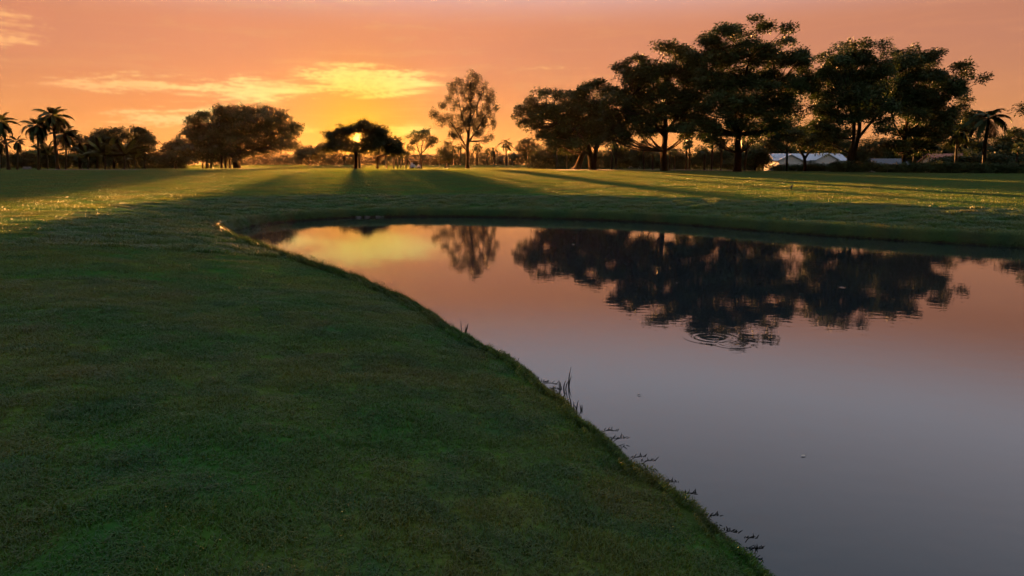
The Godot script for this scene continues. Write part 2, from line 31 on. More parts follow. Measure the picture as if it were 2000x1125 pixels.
	{"called": "shade_tree", "label": "broad tree at the right edge, seen mostly as a reflection in the pond", "category": "tree", "group": "smaller trees among the big ones", "x": 60.58, "z": -80, "spray": 0.85, "dens": 0.9, "tint": Color(0.028, 0.044, 0.015), "trunks": [[[0.04, 2.06, 0, 0.4], [-0.09, 4.39, 0, 0.29], [-0.61, 7.13, 0, 0.23]]],
		"lobes": [[-2.69, 8.11, -0.26, 1.71, 1.31, 1.74], [-0.96, 9.83, 0.54, 2.17, 1.71, 2.23], [1.44, 8.49, -0.95, 2.06, 1.71, 2.17], [-1.35, 6.31, 1.14, 2.06, 1.31, 1.94], [1.2, 6.04, -0.61, 1.94, 1.18, 1.8], [-3.96, 8.54, 0.05, 0.69, 0.53, 0.7]]},
	{"called": "banyan_fig", "label": "huge rounded fig tree with many stems standing alone on the left", "category": "tree", "group": "", "x": -66.2, "z": -175, "spray": 1.2, "dens": 1.6, "tint": Color(0.025, 0.034, 0.013), "trunks": [[[-0.01, 2.15, 0, 1], [0.24, 4.09, 0, 0.75], [1.58, 5.79, 0, 0.56], [3.89, 7.47, 0, 0.44], [6.45, 9.4, 0, 0.31]], [[-0.12, 2.27, 0, 0.88], [-0.59, 4.58, 0, 0.62], [-1.74, 5.79, 0, 0.5], [-3, 7.11, 0, 0.38], [-4.2, 9.4, 0, 0.25]], [[0.21, 3.61, 0, 0.5], [0.59, 5.79, 0, 0.44], [0.28, 8.56, 0, 0.31]], [[-7.15, 2.27, 0, 0.42], [-7.08, 4.94, 0, 0.38], [-7.12, 7.96, 0, 0.25]], [[-6.29, 2.27, 0, 0.25], [-6.02, 6.15, 0, 0.23]], [[-3.71, 2.15, 0, 0.3], [-3.31, 6.15, 0, 0.25]], [[-2.72, 2.15, 0, 0.25], [-2.59, 5.91, 0, 0.23]], [[-1.73, 2.15, 0, 0.28], [-1.51, 5.55, 0, 0.2]], [[-8.25, 2.4, 0, 0.23], [-8.02, 5.55, 0, 0.17]]],
		"lobes": [[-7.45, 6.75, 3.19, 4.25, 3.5, 4.46], [-9.04, 10.12, 1.02, 2.5, 1.25, 2.16], [-10.84, 10.59, 0.24, 1, 0.75, 1.01], [-8.24, 12.74, 4.04, 1.25, 1.25, 1.44], [-8.27, 14.05, -2.68, 0.75, 1, 1.01], [-7.76, 10.95, 1.02, 3, 1.5, 2.59], [-3.44, 11.55, -4.18, 4.38, 3.5, 4.53], [-5.21, 14.17, 4.28, 1.25, 1, 1.29], [-1.94, 15.71, 3.43, 0.75, 0.62, 0.79], [-0.78, 14.88, 2.08, 3, 1.62, 2.66], [2.07, 15.59, -2.55, 1.12, 1, 1.22], [2.72, 12.38, 0.79, 5, 3.5, 4.89], [4.72, 15.12, -2.86, 1.75, 1.12, 1.65], [7.73, 14.64, -1.35, 2.75, 2, 2.73], [6.83, 15.95, -3.38, 1.25, 0.75, 1.15], [9.55, 14.53, -4.05, 2, 1.5, 2.01], [8.76, 11.31, 3.73, 4.25, 3, 4.17], [13.05, 11.55, 1.99, 2, 1.62, 2.08], [14.54, 12.03, -2.09, 1, 0.75, 1.01], [12.25, 7.96, 4.25, 3, 1.75, 2.73], [7.32, 7.47, -1.3, 3.5, 2.25, 3.31], [1.22, 7.96, 1.94, 5.62, 3.5, 5.25], [-5.71, 5.3, -4.11, 3.5, 2.25, 3.31], [14.31, 7.47, 2.88, 1.12, 1, 1.22], [4.78, 6.03, 0.88, 2.75, 1, 2.2], [-1.14, 5.55, -1.17, 3, 1.5, 2.59], [-6.4, 9.6, 2.06, 1.8, 0.93, 1.57], [-9.38, 9.47, -2.37, 1.8, 0.93, 1.57], [-4.06, 8.52, 4.26, 2.62, 2.17, 2.76], [-6.74, 9.33, -3.19, 2.62, 2.17, 2.76], [0.85, 14.22, -2.39, 1.8, 1.01, 1.61], [0.27, 14.67, 2.84, 1.8, 1.01, 1.61], [-1.12, 10.18, -0.47, 3, 2.17, 2.97], [-0.64, 12.03, 0.36, 3, 2.17, 2.97], [7, 13.9, -1.64, 1.65, 1.24, 1.66], [8.94, 13.53, -0.19, 1.65, 1.24, 1.66], [10.74, 13.87, 1.59, 1.2, 0.93, 1.22], [8.04, 13.49, 4.16, 1.2, 0.93, 1.22], [9.61, 8.45, 1.67, 2.55, 1.86, 2.54], [9.64, 9.42, -3.86, 2.55, 1.86, 2.54], [13.62, 10.46, 0.82, 1.2, 1.01, 1.27], [13.03, 11.03, 1.63, 1.2, 1.01, 1.27]]},
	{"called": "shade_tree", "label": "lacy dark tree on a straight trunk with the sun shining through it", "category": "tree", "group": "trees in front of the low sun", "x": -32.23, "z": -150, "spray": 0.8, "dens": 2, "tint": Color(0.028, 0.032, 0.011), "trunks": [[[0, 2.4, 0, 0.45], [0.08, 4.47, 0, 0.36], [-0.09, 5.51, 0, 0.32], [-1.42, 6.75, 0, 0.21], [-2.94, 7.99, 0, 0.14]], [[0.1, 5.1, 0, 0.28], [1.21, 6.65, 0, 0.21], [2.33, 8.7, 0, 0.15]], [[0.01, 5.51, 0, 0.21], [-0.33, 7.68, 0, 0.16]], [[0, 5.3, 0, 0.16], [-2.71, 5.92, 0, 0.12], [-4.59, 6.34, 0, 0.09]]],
		"lobes": [[-4.5, 8.4, -0.38, 1.71, 1.11, 1.62], [-5.63, 6.54, 0.92, 1.18, 0.99, 1.24], [-6.49, 6.13, 1.61, 0.64, 0.43, 0.62], [-2.58, 9.32, 0.73, 1.71, 1.23, 1.69], [-0.88, 9.83, -1.48, 1.29, 0.99, 1.31], [2.39, 10.45, 1.1, 1.71, 1.11, 1.62], [2.1, 11.26, 1.21, 0.96, 0.54, 0.86], [4.45, 9.42, -0.3, 1.71, 1.48, 1.84], [3.34, 7.57, 0.36, 1.93, 1.36, 1.89], [3.06, 8.6, 0.47, 1.29, 0.99, 1.31], [-1.92, 7.16, 0.99, 1.71, 1.11, 1.62], [-4.07, 6.03, 0.62, 1.07, 0.43, 0.86], [0.86, 5.72, -0.94, 1.07, 0.75, 1.05], [-3.48, 7.68, 0.79, 1.5, 0.99, 1.43], [-4.04, 6.85, -1.28, 1.71, 0.75, 1.42], [-0.58, 6.54, 0.5, 1.61, 0.64, 1.29], [2.05, 6.54, -1.91, 1.5, 0.64, 1.23], [4.69, 7.06, 1.15, 1.5, 0.99, 1.43], [-2.27, 6.34, 1.87, 1.29, 0.54, 1.05], [0.69, 6.85, 0.3, 1.5, 0.54, 1.2], [0.67, 6.13, -0.3, 1.5, 0.54, 1.2], [0.8, 10.04, -1.82, 1.5, 0.43, 1.2]]},
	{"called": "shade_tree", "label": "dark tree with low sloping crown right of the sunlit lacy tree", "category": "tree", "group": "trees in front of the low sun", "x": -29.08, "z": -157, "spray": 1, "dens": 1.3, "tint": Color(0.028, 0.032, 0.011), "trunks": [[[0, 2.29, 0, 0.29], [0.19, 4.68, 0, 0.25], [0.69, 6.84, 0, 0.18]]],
		"lobes": [[1.61, 7.92, 1.74, 2.02, 1.81, 2.2], [1.09, 9.21, -1.61, 1.12, 0.79, 1.1], [3.24, 7.28, -0.46, 1.79, 1.55, 1.92], [4.87, 6.63, 1.34, 1.12, 1.03, 1.24], [3.19, 5.66, -0.17, 2.02, 1.03, 1.75], [-0.09, 6.3, 1.99, 1.12, 1.29, 1.39], [5.5, 5.44, 1.4, 0.67, 0.67, 0.77]]},
	{"called": "young_tree", "label": "slim young tree with open tuft crown left of the tall gum tree", "category": "tree", "group": "", "x": -18.7, "z": -150, "spray": 0.8, "dens": 0.8, "tint": Color(0.028, 0.032, 0.011), "trunks": [[[0, 2.19, 0, 0.18], [-0.07, 4.06, 0, 0.15], [-0.46, 5.61, 0, 0.11], [-1.15, 7.68, 0, 0.07]], [[-0.06, 4.27, 0, 0.12], [0.2, 6.65, 0, 0.1], [0.67, 9.01, 0, 0.06]], [[0.06, 5.1, 0, 0.1], [1.24, 6.34, 0, 0.07], [2.11, 7.68, 0, 0.05]]],
		"lobes": [[-1.01, 8.91, 1.47, 0.96, 0.54, 0.86], [0.67, 9.32, -0.24, 1.18, 0.64, 1.05], [2.22, 7.99, -0.96, 0.86, 0.64, 0.86], [-1.67, 7.57, -1.62, 0.64, 0.43, 0.62], [-0.19, 8.19, -0.93, 0.86, 0.54, 0.8], [1.67, 6.65, -0.62, 0.64, 0.43, 0.62], [-2.02, 6.13, 1.44, 0.38, 0.38, 0.43], [2.52, 7.26, -0.37, 0.54, 0.43, 0.55]]},
	{"called": "young_tree", "label": "low bushy sapling propped on stakes left of the tall gum tree", "category": "tree", "group": "", "x": -14.07, "z": -156, "spray": 0.8, "dens": 0.8, "tint": Color(0.028, 0.032, 0.011), "trunks": [[[-0.22, 2.18, 0, 0.12], [0.13, 3.37, 0, 0.1], [0.16, 5.74, 0, 0.07]], [[0.44, 2.4, 0, 0.08], [0.13, 3.48, 0, 0.07]]],
		"lobes": [[0.17, 6.49, -0.97, 0.67, 0.67, 0.77], [-0.39, 5.2, 1.06, 1, 0.78, 1.03], [0.7, 4.77, 1.35, 1, 1.03, 1.17], [0.03, 4.02, 1.38, 1.11, 0.67, 1.03], [0.08, 7.46, -0.61, 0.33, 0.45, 0.45]]},
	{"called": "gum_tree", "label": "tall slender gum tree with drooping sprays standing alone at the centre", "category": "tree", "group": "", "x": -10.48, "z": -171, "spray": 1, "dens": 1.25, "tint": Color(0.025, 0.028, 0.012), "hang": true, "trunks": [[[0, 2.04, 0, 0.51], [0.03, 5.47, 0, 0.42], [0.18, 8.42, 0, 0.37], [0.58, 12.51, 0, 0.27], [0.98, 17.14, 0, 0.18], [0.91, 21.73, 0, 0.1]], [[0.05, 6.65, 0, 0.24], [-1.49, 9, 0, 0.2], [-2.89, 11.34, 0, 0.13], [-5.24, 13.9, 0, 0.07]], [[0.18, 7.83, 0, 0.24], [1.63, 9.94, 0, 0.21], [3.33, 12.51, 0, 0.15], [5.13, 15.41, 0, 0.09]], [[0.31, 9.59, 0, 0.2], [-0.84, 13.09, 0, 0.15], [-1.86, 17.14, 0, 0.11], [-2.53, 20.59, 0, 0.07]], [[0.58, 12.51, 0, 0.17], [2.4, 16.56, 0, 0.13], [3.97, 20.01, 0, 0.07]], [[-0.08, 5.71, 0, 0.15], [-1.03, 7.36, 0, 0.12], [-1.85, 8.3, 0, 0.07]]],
		"lobes": [[0.92, 22.99, -0.59, 0.85, 0.85, 0.98], [2.33, 22.53, -0.57, 0.73, 0.73, 0.84], [1.62, 21.39, -1.44, 1.1, 1.12, 1.28], [-3.24, 20.93, -2.1, 0.85, 0.73, 0.91], [-1.93, 21.62, -0.65, 0.85, 0.73, 0.91], [3.98, 21.05, 0.2, 0.73, 0.61, 0.77], [5.39, 19.33, 0.63, 0.61, 0.73, 0.77], [4.79, 18.29, -1.05, 0.85, 0.85, 0.98], [5.62, 17.83, -0.84, 0.61, 0.61, 0.7], [6.68, 15.87, 1.64, 0.43, 0.61, 0.6], [6.19, 12.16, -1.16, 0.49, 0.73, 0.7], [5.72, 13.9, 1.59, 0.49, 1.12, 0.93], [-3.73, 19.56, -1.89, 0.73, 0.73, 0.84], [-4.22, 18.18, -1.62, 0.61, 0.61, 0.7], [-5.79, 16.45, -0.24, 0.98, 0.61, 0.91], [-7.14, 14.25, 1.17, 0.73, 0.61, 0.77], [-7.73, 14.6, 1.73, 0.49, 0.37, 0.49], [-5.85, 12.97, 0.66, 0.98, 0.73, 0.98], [-4.29, 13.44, 2.08, 1.1, 0.85, 1.12], [-3.36, 11.81, -1.09, 0.85, 0.73, 0.91], [-3.63, 9.82, -0.57, 0.85, 0.61, 0.84], [-2.68, 9.47, -1.64, 0.85, 0.61, 0.84], [-1.82, 11.11, -0.67, 0.85, 0.73, 0.91], [0.4, 17.6, 0.61, 1.1, 1.12, 1.28], [-0.34, 15.52, 0.1, 1.22, 1.12, 1.35], [1.44, 15.52, -0.13, 1.22, 1.12, 1.35], [2.98, 13.9, -0.49, 1.34, 1.26, 1.5], [3.92, 12.04, 0.11, 0.98, 1.12, 1.21], [2.35, 10.17, 0.8, 0.85, 0.73, 0.91], [0.43, 20.59, -1.62, 0.98, 0.85, 1.05], [1.48, 19.1, 0.24, 1.1, 1.12, 1.28], [3.25, 18.98, -1.4, 0.98, 1.12, 1.21], [4.42, 16.45, -2.13, 0.85, 1.12, 1.14], [-1.55, 13.9, -1.98, 1.1, 0.85, 1.12], [0.94, 12.97, -1.07, 1.47, 1.26, 1.57], [-0.5, 12.04, 1.23, 1.1, 0.85, 1.12], [3.19, 9.94, 1.07, 0.49, 0.73, 0.7], [4.13, 8.53, 0.11, 0.2, 0.37, 0.32], [5.34, 9.24, 0.36, 0.2, 0.61, 0.46], [-1.24, 19.44, 0.81, 0.85, 0.73, 0.91], [-2.7, 16.45, 0.98, 0.85, 0.73, 0.91], [1.89, 11.81, -0.29, 0.98, 0.73, 0.98]]},
	{"called": "background_tree", "label": "flat topped dark tree rising behind the tallest coconut palm", "category": "tree", "group": "background trees behind the palms on the left", "x": -89.28, "z": -150, "spray": 1.05, "dens": 1.15, "tint": Color(0.032, 0.034, 0.012), "trunks": [[[0.02, 2.5, 0, 0.28], [0.28, 5.1, 0, 0.21], [0.65, 7.68, 0, 0.15]]],
		"lobes": [[0.11, 8.6, 2.73, 1.5, 0.75, 1.29], [-0.83, 7.57, -2.29, 1.07, 0.99, 1.18], [1.58, 7.57, -3.09, 1.5, 1.11, 1.5], [0.37, 5.92, -0.63, 2.14, 1.6, 2.15]]},
	{"called": "background_tree", "label": "flat topped dark tree between palms, second along the left background row", "category": "tree", "group": "background trees behind the palms on the left", "x": -85.58, "z": -150, "spray": 1.05, "dens": 1.15, "tint": Color(0.032, 0.034, 0.012), "trunks": [[[0.02, 2.5, 0, 0.28], [0.27, 5.1, 0, 0.21], [0.62, 7.68, 0, 0.15]]],
		"lobes": [[-0.18, 9.12, -2, 1.71, 0.75, 1.42], [1.73, 9.32, -0.43, 1.5, 0.64, 1.23], [0.51, 7.57, -0.29, 2.36, 1.48, 2.21], [-0.22, 5.51, -2.24, 2.36, 1.6, 2.28]]},
	{"called": "background_tree", "label": "flat topped dark tree behind the young fan of palms", "category": "tree", "group": "background trees behind the palms on the left", "x": -82.2, "z": -150, "spray": 1.05, "dens": 1.15, "tint": Color(0.032, 0.034, 0.012), "trunks": [[[0.02, 2.5, 0, 0.28], [0.26, 5.1, 0, 0.21], [0.6, 7.68, 0, 0.15]]],
		"lobes": [[0.67, 9.53, -1.22, 1.93, 0.64, 1.54], [2.05, 8.6, -2.56, 1.29, 0.75, 1.17], [0.28, 7.57, 1.35, 2.36, 1.48, 2.21], [0.59, 5.3, -0.06, 2.36, 1.85, 2.42]]},
	{"called": "background_tree", "label": "rounded dark tree with overhanging right bough at the end of the row", "category": "tree", "group": "background trees behind the palms on the left", "x": -75.76, "z": -150, "spray": 1.05, "dens": 1.15, "tint": Color(0.032, 0.034, 0.012), "trunks": [[[0.02, 2.5, 0, 0.28], [0.24, 5.1, 0, 0.21], [0.56, 7.68, 0, 0.15]]],
		"lobes": [[-0.57, 9.12, 0.3, 1.71, 0.75, 1.42], [0.82, 9.42, 2.79, 1.29, 0.64, 1.11], [2.08, 8.19, 2.48, 1.5, 0.75, 1.29], [3.16, 7.37, 2.94, 0.75, 0.99, 1], [-0.32, 7.16, 1, 2.14, 1.6, 2.15], [3.39, 6.23, -3.21, 0.43, 0.54, 0.55], [-1.14, 4.99, 1.16, 2.68, 1.85, 2.6]]},
	{"called": "background_tree", "label": "dark pyramid shaped tree left of the huge fig", "category": "tree", "group": "background trees behind the palms on the left", "x": -69.42, "z": -150, "spray": 1.05, "dens": 1.15, "tint": Color(0.032, 0.034, 0.012), "trunks": [[[0.02, 2.5, 0, 0.28], [0.22, 5.1, 0, 0.21], [0.53, 7.68, 0, 0.15]]],
		"lobes": [[0.11, 7.78, -2.7, 1.07, 0.54, 0.92], [-0.82, 6.54, -0.55, 1.29, 0.64, 1.11], [1.06, 6.44, 1.26, 1.29, 0.64, 1.11], [0.18, 5.92, -2.77, 2.14, 1.11, 1.87], [0.37, 4.37, 0.25, 3.43, 1.48, 2.82], [1.57, 4.89, 2.91, 1.93, 1.11, 1.75]]},
	{"called": "background_tree", "label": "hazy round tree in the gap between the fig and the sun", "category": "tree", "group": "distant trees across the course", "x": -70.95, "z": -255, "spray": 1.5, "dens": 1.1, "tint": Color(0.034, 0.032, 0.011), "trunks": [[[0.03, 2.92, 0, 0.55], [0.16, 5.57, 0, 0.44], [0.44, 7.86, 0, 0.27]]],
		"lobes": [[0.22, 6.81, 5.27, 4.01, 2.51, 3.75], [-0.6, 8.57, -0.79, 2.19, 1.27, 1.99], [2.43, 8.21, -4.58, 2, 1.09, 1.78], [4.27, 5.4, -2.19, 1.82, 1.68, 2.01], [-3.26, 5.4, -3.54, 1.82, 1.27, 1.78]]},
	{"called": "background_tree", "label": "faint rounded tree mass low behind the sunlit trunk", "category": "tree", "group": "distant trees across the course", "x": -69.31, "z": -300, "spray": 1.7, "dens": 1.1, "tint": Color(0.038, 0.032, 0.011), "trunks": [[[0.03, 3.02, 0, 0.54], [0.12, 5.3, 0, 0.43], [0.18, 6.76, 0, 0.3]]],
		"lobes": [[0.12, 5.3, -5.32, 5.14, 2.22, 4.23], [-2.36, 6.55, 1.55, 2.57, 1.29, 2.22], [2.9, 6.34, -5.49, 3, 1.5, 2.59], [-4.54, 4.68, 4.86, 2.14, 1.29, 1.97]]},
	{"called": "background_tree", "label": "rounded dark tree right of the single tall feather palm in the distance", "category": "tree", "group": "distant trees across the course", "x": 5.24, "z": -240, "spray": 1.2, "dens": 1.1, "tint": Color(0.034, 0.036, 0.012), "trunks": [[[0, 2.73, 0, 0.31], [-0.01, 6.22, 0, 0.26], [-0.19, 8.7, 0, 0.17]]],
		"lobes": [[-0.2, 10.02, 1.7, 2.74, 1.2, 2.27], [-2.21, 8.7, -1.88, 1.71, 1.58, 1.89], [2, 8.7, 3.09, 1.71, 1.97, 2.12], [-0.19, 7.87, -4.99, 3.43, 1.97, 3.1], [2.51, 6.71, 0.69, 1.03, 1.03, 1.18]]},
	{"called": "background_tree", "label": "low green tree half hidden beneath the open boughs of the split trunk tree", "category": "tree", "group": "distant trees across the course", "x": 7.92, "z": -150, "spray": 1.1, "dens": 1.1, "tint": Color(0.028, 0.044, 0.015), "trunks": [[[0, 2.6, 0, 0.21], [-0.02, 4.27, 0, 0.17], [-0.03, 5.3, 0, 0.11]]],
		"lobes": [[-0.03, 5.1, -2.8, 2.14, 1.23, 1.94], [-1.39, 4.47, 2.43, 1.29, 0.99, 1.31], [1.56, 4.68, 0.27, 1.5, 1.11, 1.5]]},
	{"called": "background_shrub", "label": "dense dark rounded shrub between the tallest tree and the white roofed house", "category": "shrub", "group": "", "x": 33.79, "z": -101, "spray": 0.75, "dens": 1.4, "tint": Color(0.028, 0.044, 0.015), "trunks": [[[0, 2.33, 0, 0.14], [-0.05, 3.17, 0, 0.12], [-0.16, 3.87, 0, 0.07]]],
		"lobes": [[-0.07, 3.52, -1.93, 1.59, 1.16, 1.58], [-0.97, 3.1, -1.2, 1.01, 0.83, 1.06], [1.02, 3.17, 0.5, 1.01, 0.83, 1.06], [0.11, 4.22, 1.62, 1.15, 0.66, 1.05]]},
]
const PALMS := [
	{"kind": "coconut", "label": "coconut palm cut by the left edge of the view, leaning left", "group": "coconut palms at the left", "x": -69.29, "z": -100, "top": Vector3(-0.28, 8.45, 0), "frond": 2.21, "count": 19, "r": 0.19},
	{"kind": "coconut", "label": "tall coconut palm with straight pale trunk, left one of the close pair", "group": "coconut palms at the left", "x": -65.16, "z": -100, "top": Vector3(0.41, 7.9, 0), "frond": 2.36, "count": 20, "r": 0.16},
	{"kind": "coconut", "label": "tallest coconut palm, right one of the close pair", "group": "coconut palms at the left", "x": -63.12, "z": -101, "top": Vector3(0.05, 9.33, 0), "frond": 2.67, "count": 22, "r": 0.22},
	{"kind": "coconut", "label": "shorter coconut palm tucked against the right side of the tallest palm", "group": "coconut palms at the left", "x": -66.33, "z": -108, "top": Vector3(0.41, 7.09, 0), "frond": 2.47, "count": 17, "r": 0.14},
	{"kind": "coconut", "label": "small coconut palm between the left edge palm and the close pair", "group": "coconut palms at the left", "x": -70.83, "z": -104, "top": Vector3(0.41, 5.99, 0), "frond": 1.49, "count": 14, "r": 0.14},
	{"kind": "coconut", "label": "low coconut palm showing only half its crown at the left edge", "group": "coconut palms at the left", "x": -76.2, "z": -108, "top": Vector3(0.48, 5.98, 0), "frond": 1.85, "count": 14, "r": 0.15},
	{"kind": "young", "label": "young palm with upright golden green fronds at the middle of the bed", "group": "young palms in the mulch bed", "x": -58.22, "z": -104, "top": Vector3(0.06, 3.91, 0), "frond": 3.27, "count": 15, "r": 0.13},
	{"kind": "young", "label": "young palm with wide golden fronds at the right end of the bed", "group": "young palms in the mulch bed", "x": -55.96, "z": -105, "top": Vector3(0.13, 4.07, 0), "frond": 3.15, "count": 15, "r": 0.14},
	{"kind": "young", "label": "young palm low in the bed beside the tallest coconut palm", "group": "young palms in the mulch bed", "x": -62.47, "z": -107, "top": Vector3(0.21, 3.81, 0), "frond": 2.6, "count": 13, "r": 0.12},
	{"kind": "young", "label": "young palm with thin fronds between the two coconut trunks", "group": "young palms in the mulch bed", "x": -75.44, "z": -118, "top": Vector3(0.18, 4.28, 0), "frond": 2.87, "count": 13, "r": 0.13},
	{"kind": "young", "label": "smallest young palm by the right end of the bed", "group": "young palms in the mulch bed", "x": -57.15, "z": -110, "top": Vector3(0.15, 3.54, 0), "frond": 1.89, "count": 12, "r": 0.1},
	{"kind": "royal", "label": "slim palm trunk under the sloping crown, first right of the sun", "group": "palms below the sunlit trees", "x": -27.27, "z": -158, "top": Vector3(-0.11, 6.11, 0), "frond": 1.69, "count": 12, "r": 0.19},
	{"kind": "royal", "label": "slim palm trunk second right of the sun", "group": "palms below the sunlit trees", "x": -26.52, "z": -163, "top": Vector3(0.11, 6.34, 0), "frond": 1.63, "count": 11, "r": 0.16},
	{"kind": "royal", "label": "slim palm trunk third right of the sun, in a close trio", "group": "palms below the sunlit trees", "x": -25.6, "z": -163, "top": Vector3(0.1, 6, 0), "frond": 1.51, "count": 11, "r": 0.13},
	{"kind": "royal", "label": "slim palm trunk at the right of the close trio", "group": "palms below the sunlit trees", "x": -25.22, "z": -165, "top": Vector3(0.09, 5.71, 0), "frond": 1.53, "count": 11, "r": 0.13},
	{"kind": "royal", "label": "short palm at the right end below the sloping crown", "group": "palms below the sunlit trees", "x": -24.06, "z": -165, "top": Vector3(0.07, 5.25, 0), "frond": 1.3, "count": 11, "r": 0.13},
	{"kind": "royal", "label": "palm trunk close behind the trunk of the sunlit tree", "group": "palms below the sunlit trees", "x": -36.1, "z": -172, "top": Vector3(0.12, 5.97, 0), "frond": 1.35, "count": 10, "r": 0.2},
	{"kind": "coconut", "label": "short distant palm right of the propped sapling", "group": "row of distant palms at the centre", "x": -24.08, "z": -300, "top": Vector3(0.1, 9.86, 0), "frond": 2.79, "count": 14, "r": 0.24},
	{"kind": "coconut", "label": "distant palm just left of the gum trunk", "group": "row of distant palms at the centre", "x": -21.34, "z": -300, "top": Vector3(0.09, 10.48, 0), "frond": 3, "count": 14, "r": 0.24},
	{"kind": "coconut", "label": "distant palm with upright tuft just right of the gum trunk", "group": "row of distant palms at the centre", "x": -14.36, "z": -300, "top": Vector3(0.06, 10.69, 0), "frond": 3.21, "count": 14, "r": 0.24},
	{"kind": "coconut", "label": "distant low palm between gum trunk and tall feather palm", "group": "row of distant palms at the centre", "x": -10.35, "z": -300, "top": Vector3(0.04, 9.03, 0), "frond": 2.57, "count": 14, "r": 0.24},
	{"kind": "coconut", "label": "distant palm with rounded head left of the tall feather palm", "group": "row of distant palms at the centre", "x": -7.39, "z": -300, "top": Vector3(-0.18, 9.03, 0), "frond": 2.79, "count": 14, "r": 0.24},
	{"kind": "coconut", "label": "tallest of the distant palms, its arching fronds against orange sky", "group": "row of distant palms at the centre", "x": -2.32, "z": -300, "top": Vector3(-0.2, 11.92, 0), "frond": 4.07, "count": 14, "r": 0.24},
	{"kind": "coconut", "label": "distant low palm right at the foot of the tallest distant palm", "group": "row of distant palms at the centre", "x": 0.42, "z": -300, "top": Vector3(0.21, 6.76, 0), "frond": 2.14, "count": 14, "r": 0.24},
	{"kind": "coconut", "label": "distant low palm left of the propped sapling", "group": "row of distant palms at the centre", "x": -30, "z": -300, "top": Vector3(0.11, 9.24, 0), "frond": 2.57, "count": 14, "r": 0.24},
	{"kind": "cabbage", "label": "cabbage palm with tall bare trunk left of the straight trunked tree", "group": "cabbage palms under the big trees", "x": 19.61, "z": -108, "top": Vector3(-0.09, 5.61, 0), "frond": 1.08, "count": 20, "r": 0.15},
	{"kind": "cabbage", "label": "tiny cabbage palm left of the straight trunked tree", "group": "cabbage palms under the big trees", "x": 20.91, "z": -108, "top": Vector3(-0.05, 4.42, 0), "frond": 0.62, "count": 20, "r": 0.15},
	{"kind": "cabbage", "label": "cabbage palm directly beside the left of the straight trunk", "group": "cabbage palms under the big trees", "x": 22.12, "z": -108, "top": Vector3(0, 4.94, 0), "frond": 0.69, "count": 20, "r": 0.12},
	{"kind": "cabbage", "label": "short cabbage palm first right of the straight trunk", "group": "cabbage palms under the big trees", "x": 23.42, "z": -108, "top": Vector3(0.01, 4.56, 0), "frond": 0.69, "count": 20, "r": 0.13},
	{"kind": "cabbage", "label": "shortest cabbage palm second right of the straight trunk", "group": "cabbage palms under the big trees", "x": 24.1, "z": -108, "top": Vector3(-0.06, 4.27, 0), "frond": 0.54, "count": 20, "r": 0.11},
	{"kind": "cabbage", "label": "tall cabbage palm, left of a matched pair", "group": "cabbage palms under the big trees", "x": 25.85, "z": -108, "top": Vector3(-0.12, 5.53, 0), "frond": 0.93, "count": 20, "r": 0.14},
	{"kind": "cabbage", "label": "tall cabbage palm, right of a matched pair", "group": "cabbage palms under the big trees", "x": 26.31, "z": -108, "top": Vector3(-0.05, 5.68, 0), "frond": 0.93, "count": 20, "r": 0.14},
	{"kind": "cabbage", "label": "cabbage palm with broad trunk in the deep shade of the tallest tree", "group": "cabbage palms under the big trees", "x": 28.59, "z": -108, "top": Vector3(-0.08, 4.49, 0), "frond": 0.77, "count": 20, "r": 0.19},
	{"kind": "cabbage", "label": "cabbage palm with full head left of the tallest tree trunk", "group": "cabbage palms under the big trees", "x": 31.02, "z": -108, "top": Vector3(-0.06, 5.38, 0), "frond": 1.08, "count": 20, "r": 0.15},
	{"kind": "cabbage", "label": "cabbage palm with ragged skirt at the right edge behind the hedge", "group": "cabbage palms under the big trees", "x": 63.86, "z": -92, "top": Vector3(0.02, 4.69, 0), "frond": 0.99, "count": 20, "r": 0.12},
	{"kind": "royal", "label": "large royal palm with pale swollen trunk right of the big trees", "group": "royal palms on the right", "x": 54.49, "z": -84, "top": Vector3(-0.04, 7.02, 0), "frond": 2.76, "count": 18, "r": 0.24},
	{"kind": "royal", "label": "royal palm with grey trunk half hidden by the leafy tree", "group": "royal palms on the right", "x": 54.94, "z": -90, "top": Vector3(-0.23, 6, 0), "frond": 1.93, "count": 14, "r": 0.17},
	{"kind": "royal", "label": "royal palm trunk standing clear below the rightmost big tree", "group": "royal palms on the right", "x": 52.93, "z": -96, "top": Vector3(-0.14, 5.45, 0), "frond": 1.65, "count": 12, "r": 0.16},
	{"kind": "royal", "label": "pale tall palm trunk just left of the tallest tree trunk", "group": "royal palms on the right", "x": 29.11, "z": -106, "top": Vector3(0.03, 6.78, 0), "frond": 1.67, "count": 14, "r": 0.17},
	{"kind": "royal", "label": "royal palm with hanging fronds peeping out right of the tallest tree trunk", "group": "royal palms on the right", "x": 32.04, "z": -100, "top": Vector3(0.33, 6.67, 0), "frond": 2.57, "count": 16, "r": 0.17},
	{"kind": "royal", "label": "pale palm trunk, left of two below the gap between big trees", "group": "royal palms on the right", "x": 16.19, "z": -118, "top": Vector3(0.01, 5.98, 0), "frond": 1.69, "count": 12, "r": 0.17},
	{"kind": "royal", "label": "pale palm trunk, right of two below the gap between big trees", "group": "royal palms on the right", "x": 17.14, "z": -120, "top": Vector3(-0.07, 5.88, 0), "frond": 1.63, "count": 12, "r": 0.15},
	{"kind": "royal", "label": "pale slim palm trunk left of the split trunk tree", "group": "royal palms on the right", "x": 7.66, "z": -125, "top": Vector3(0.06, 5.68, 0), "frond": 1.43, "count": 11, "r": 0.12},
	{"kind": "royal", "label": "pale slim palm trunk close behind the crooked flared trunk", "group": "royal palms on the right", "x": 9.42, "z": -125, "top": Vector3(-0.04, 5.68, 0), "frond": 1.43, "count": 11, "r": 0.13},
]

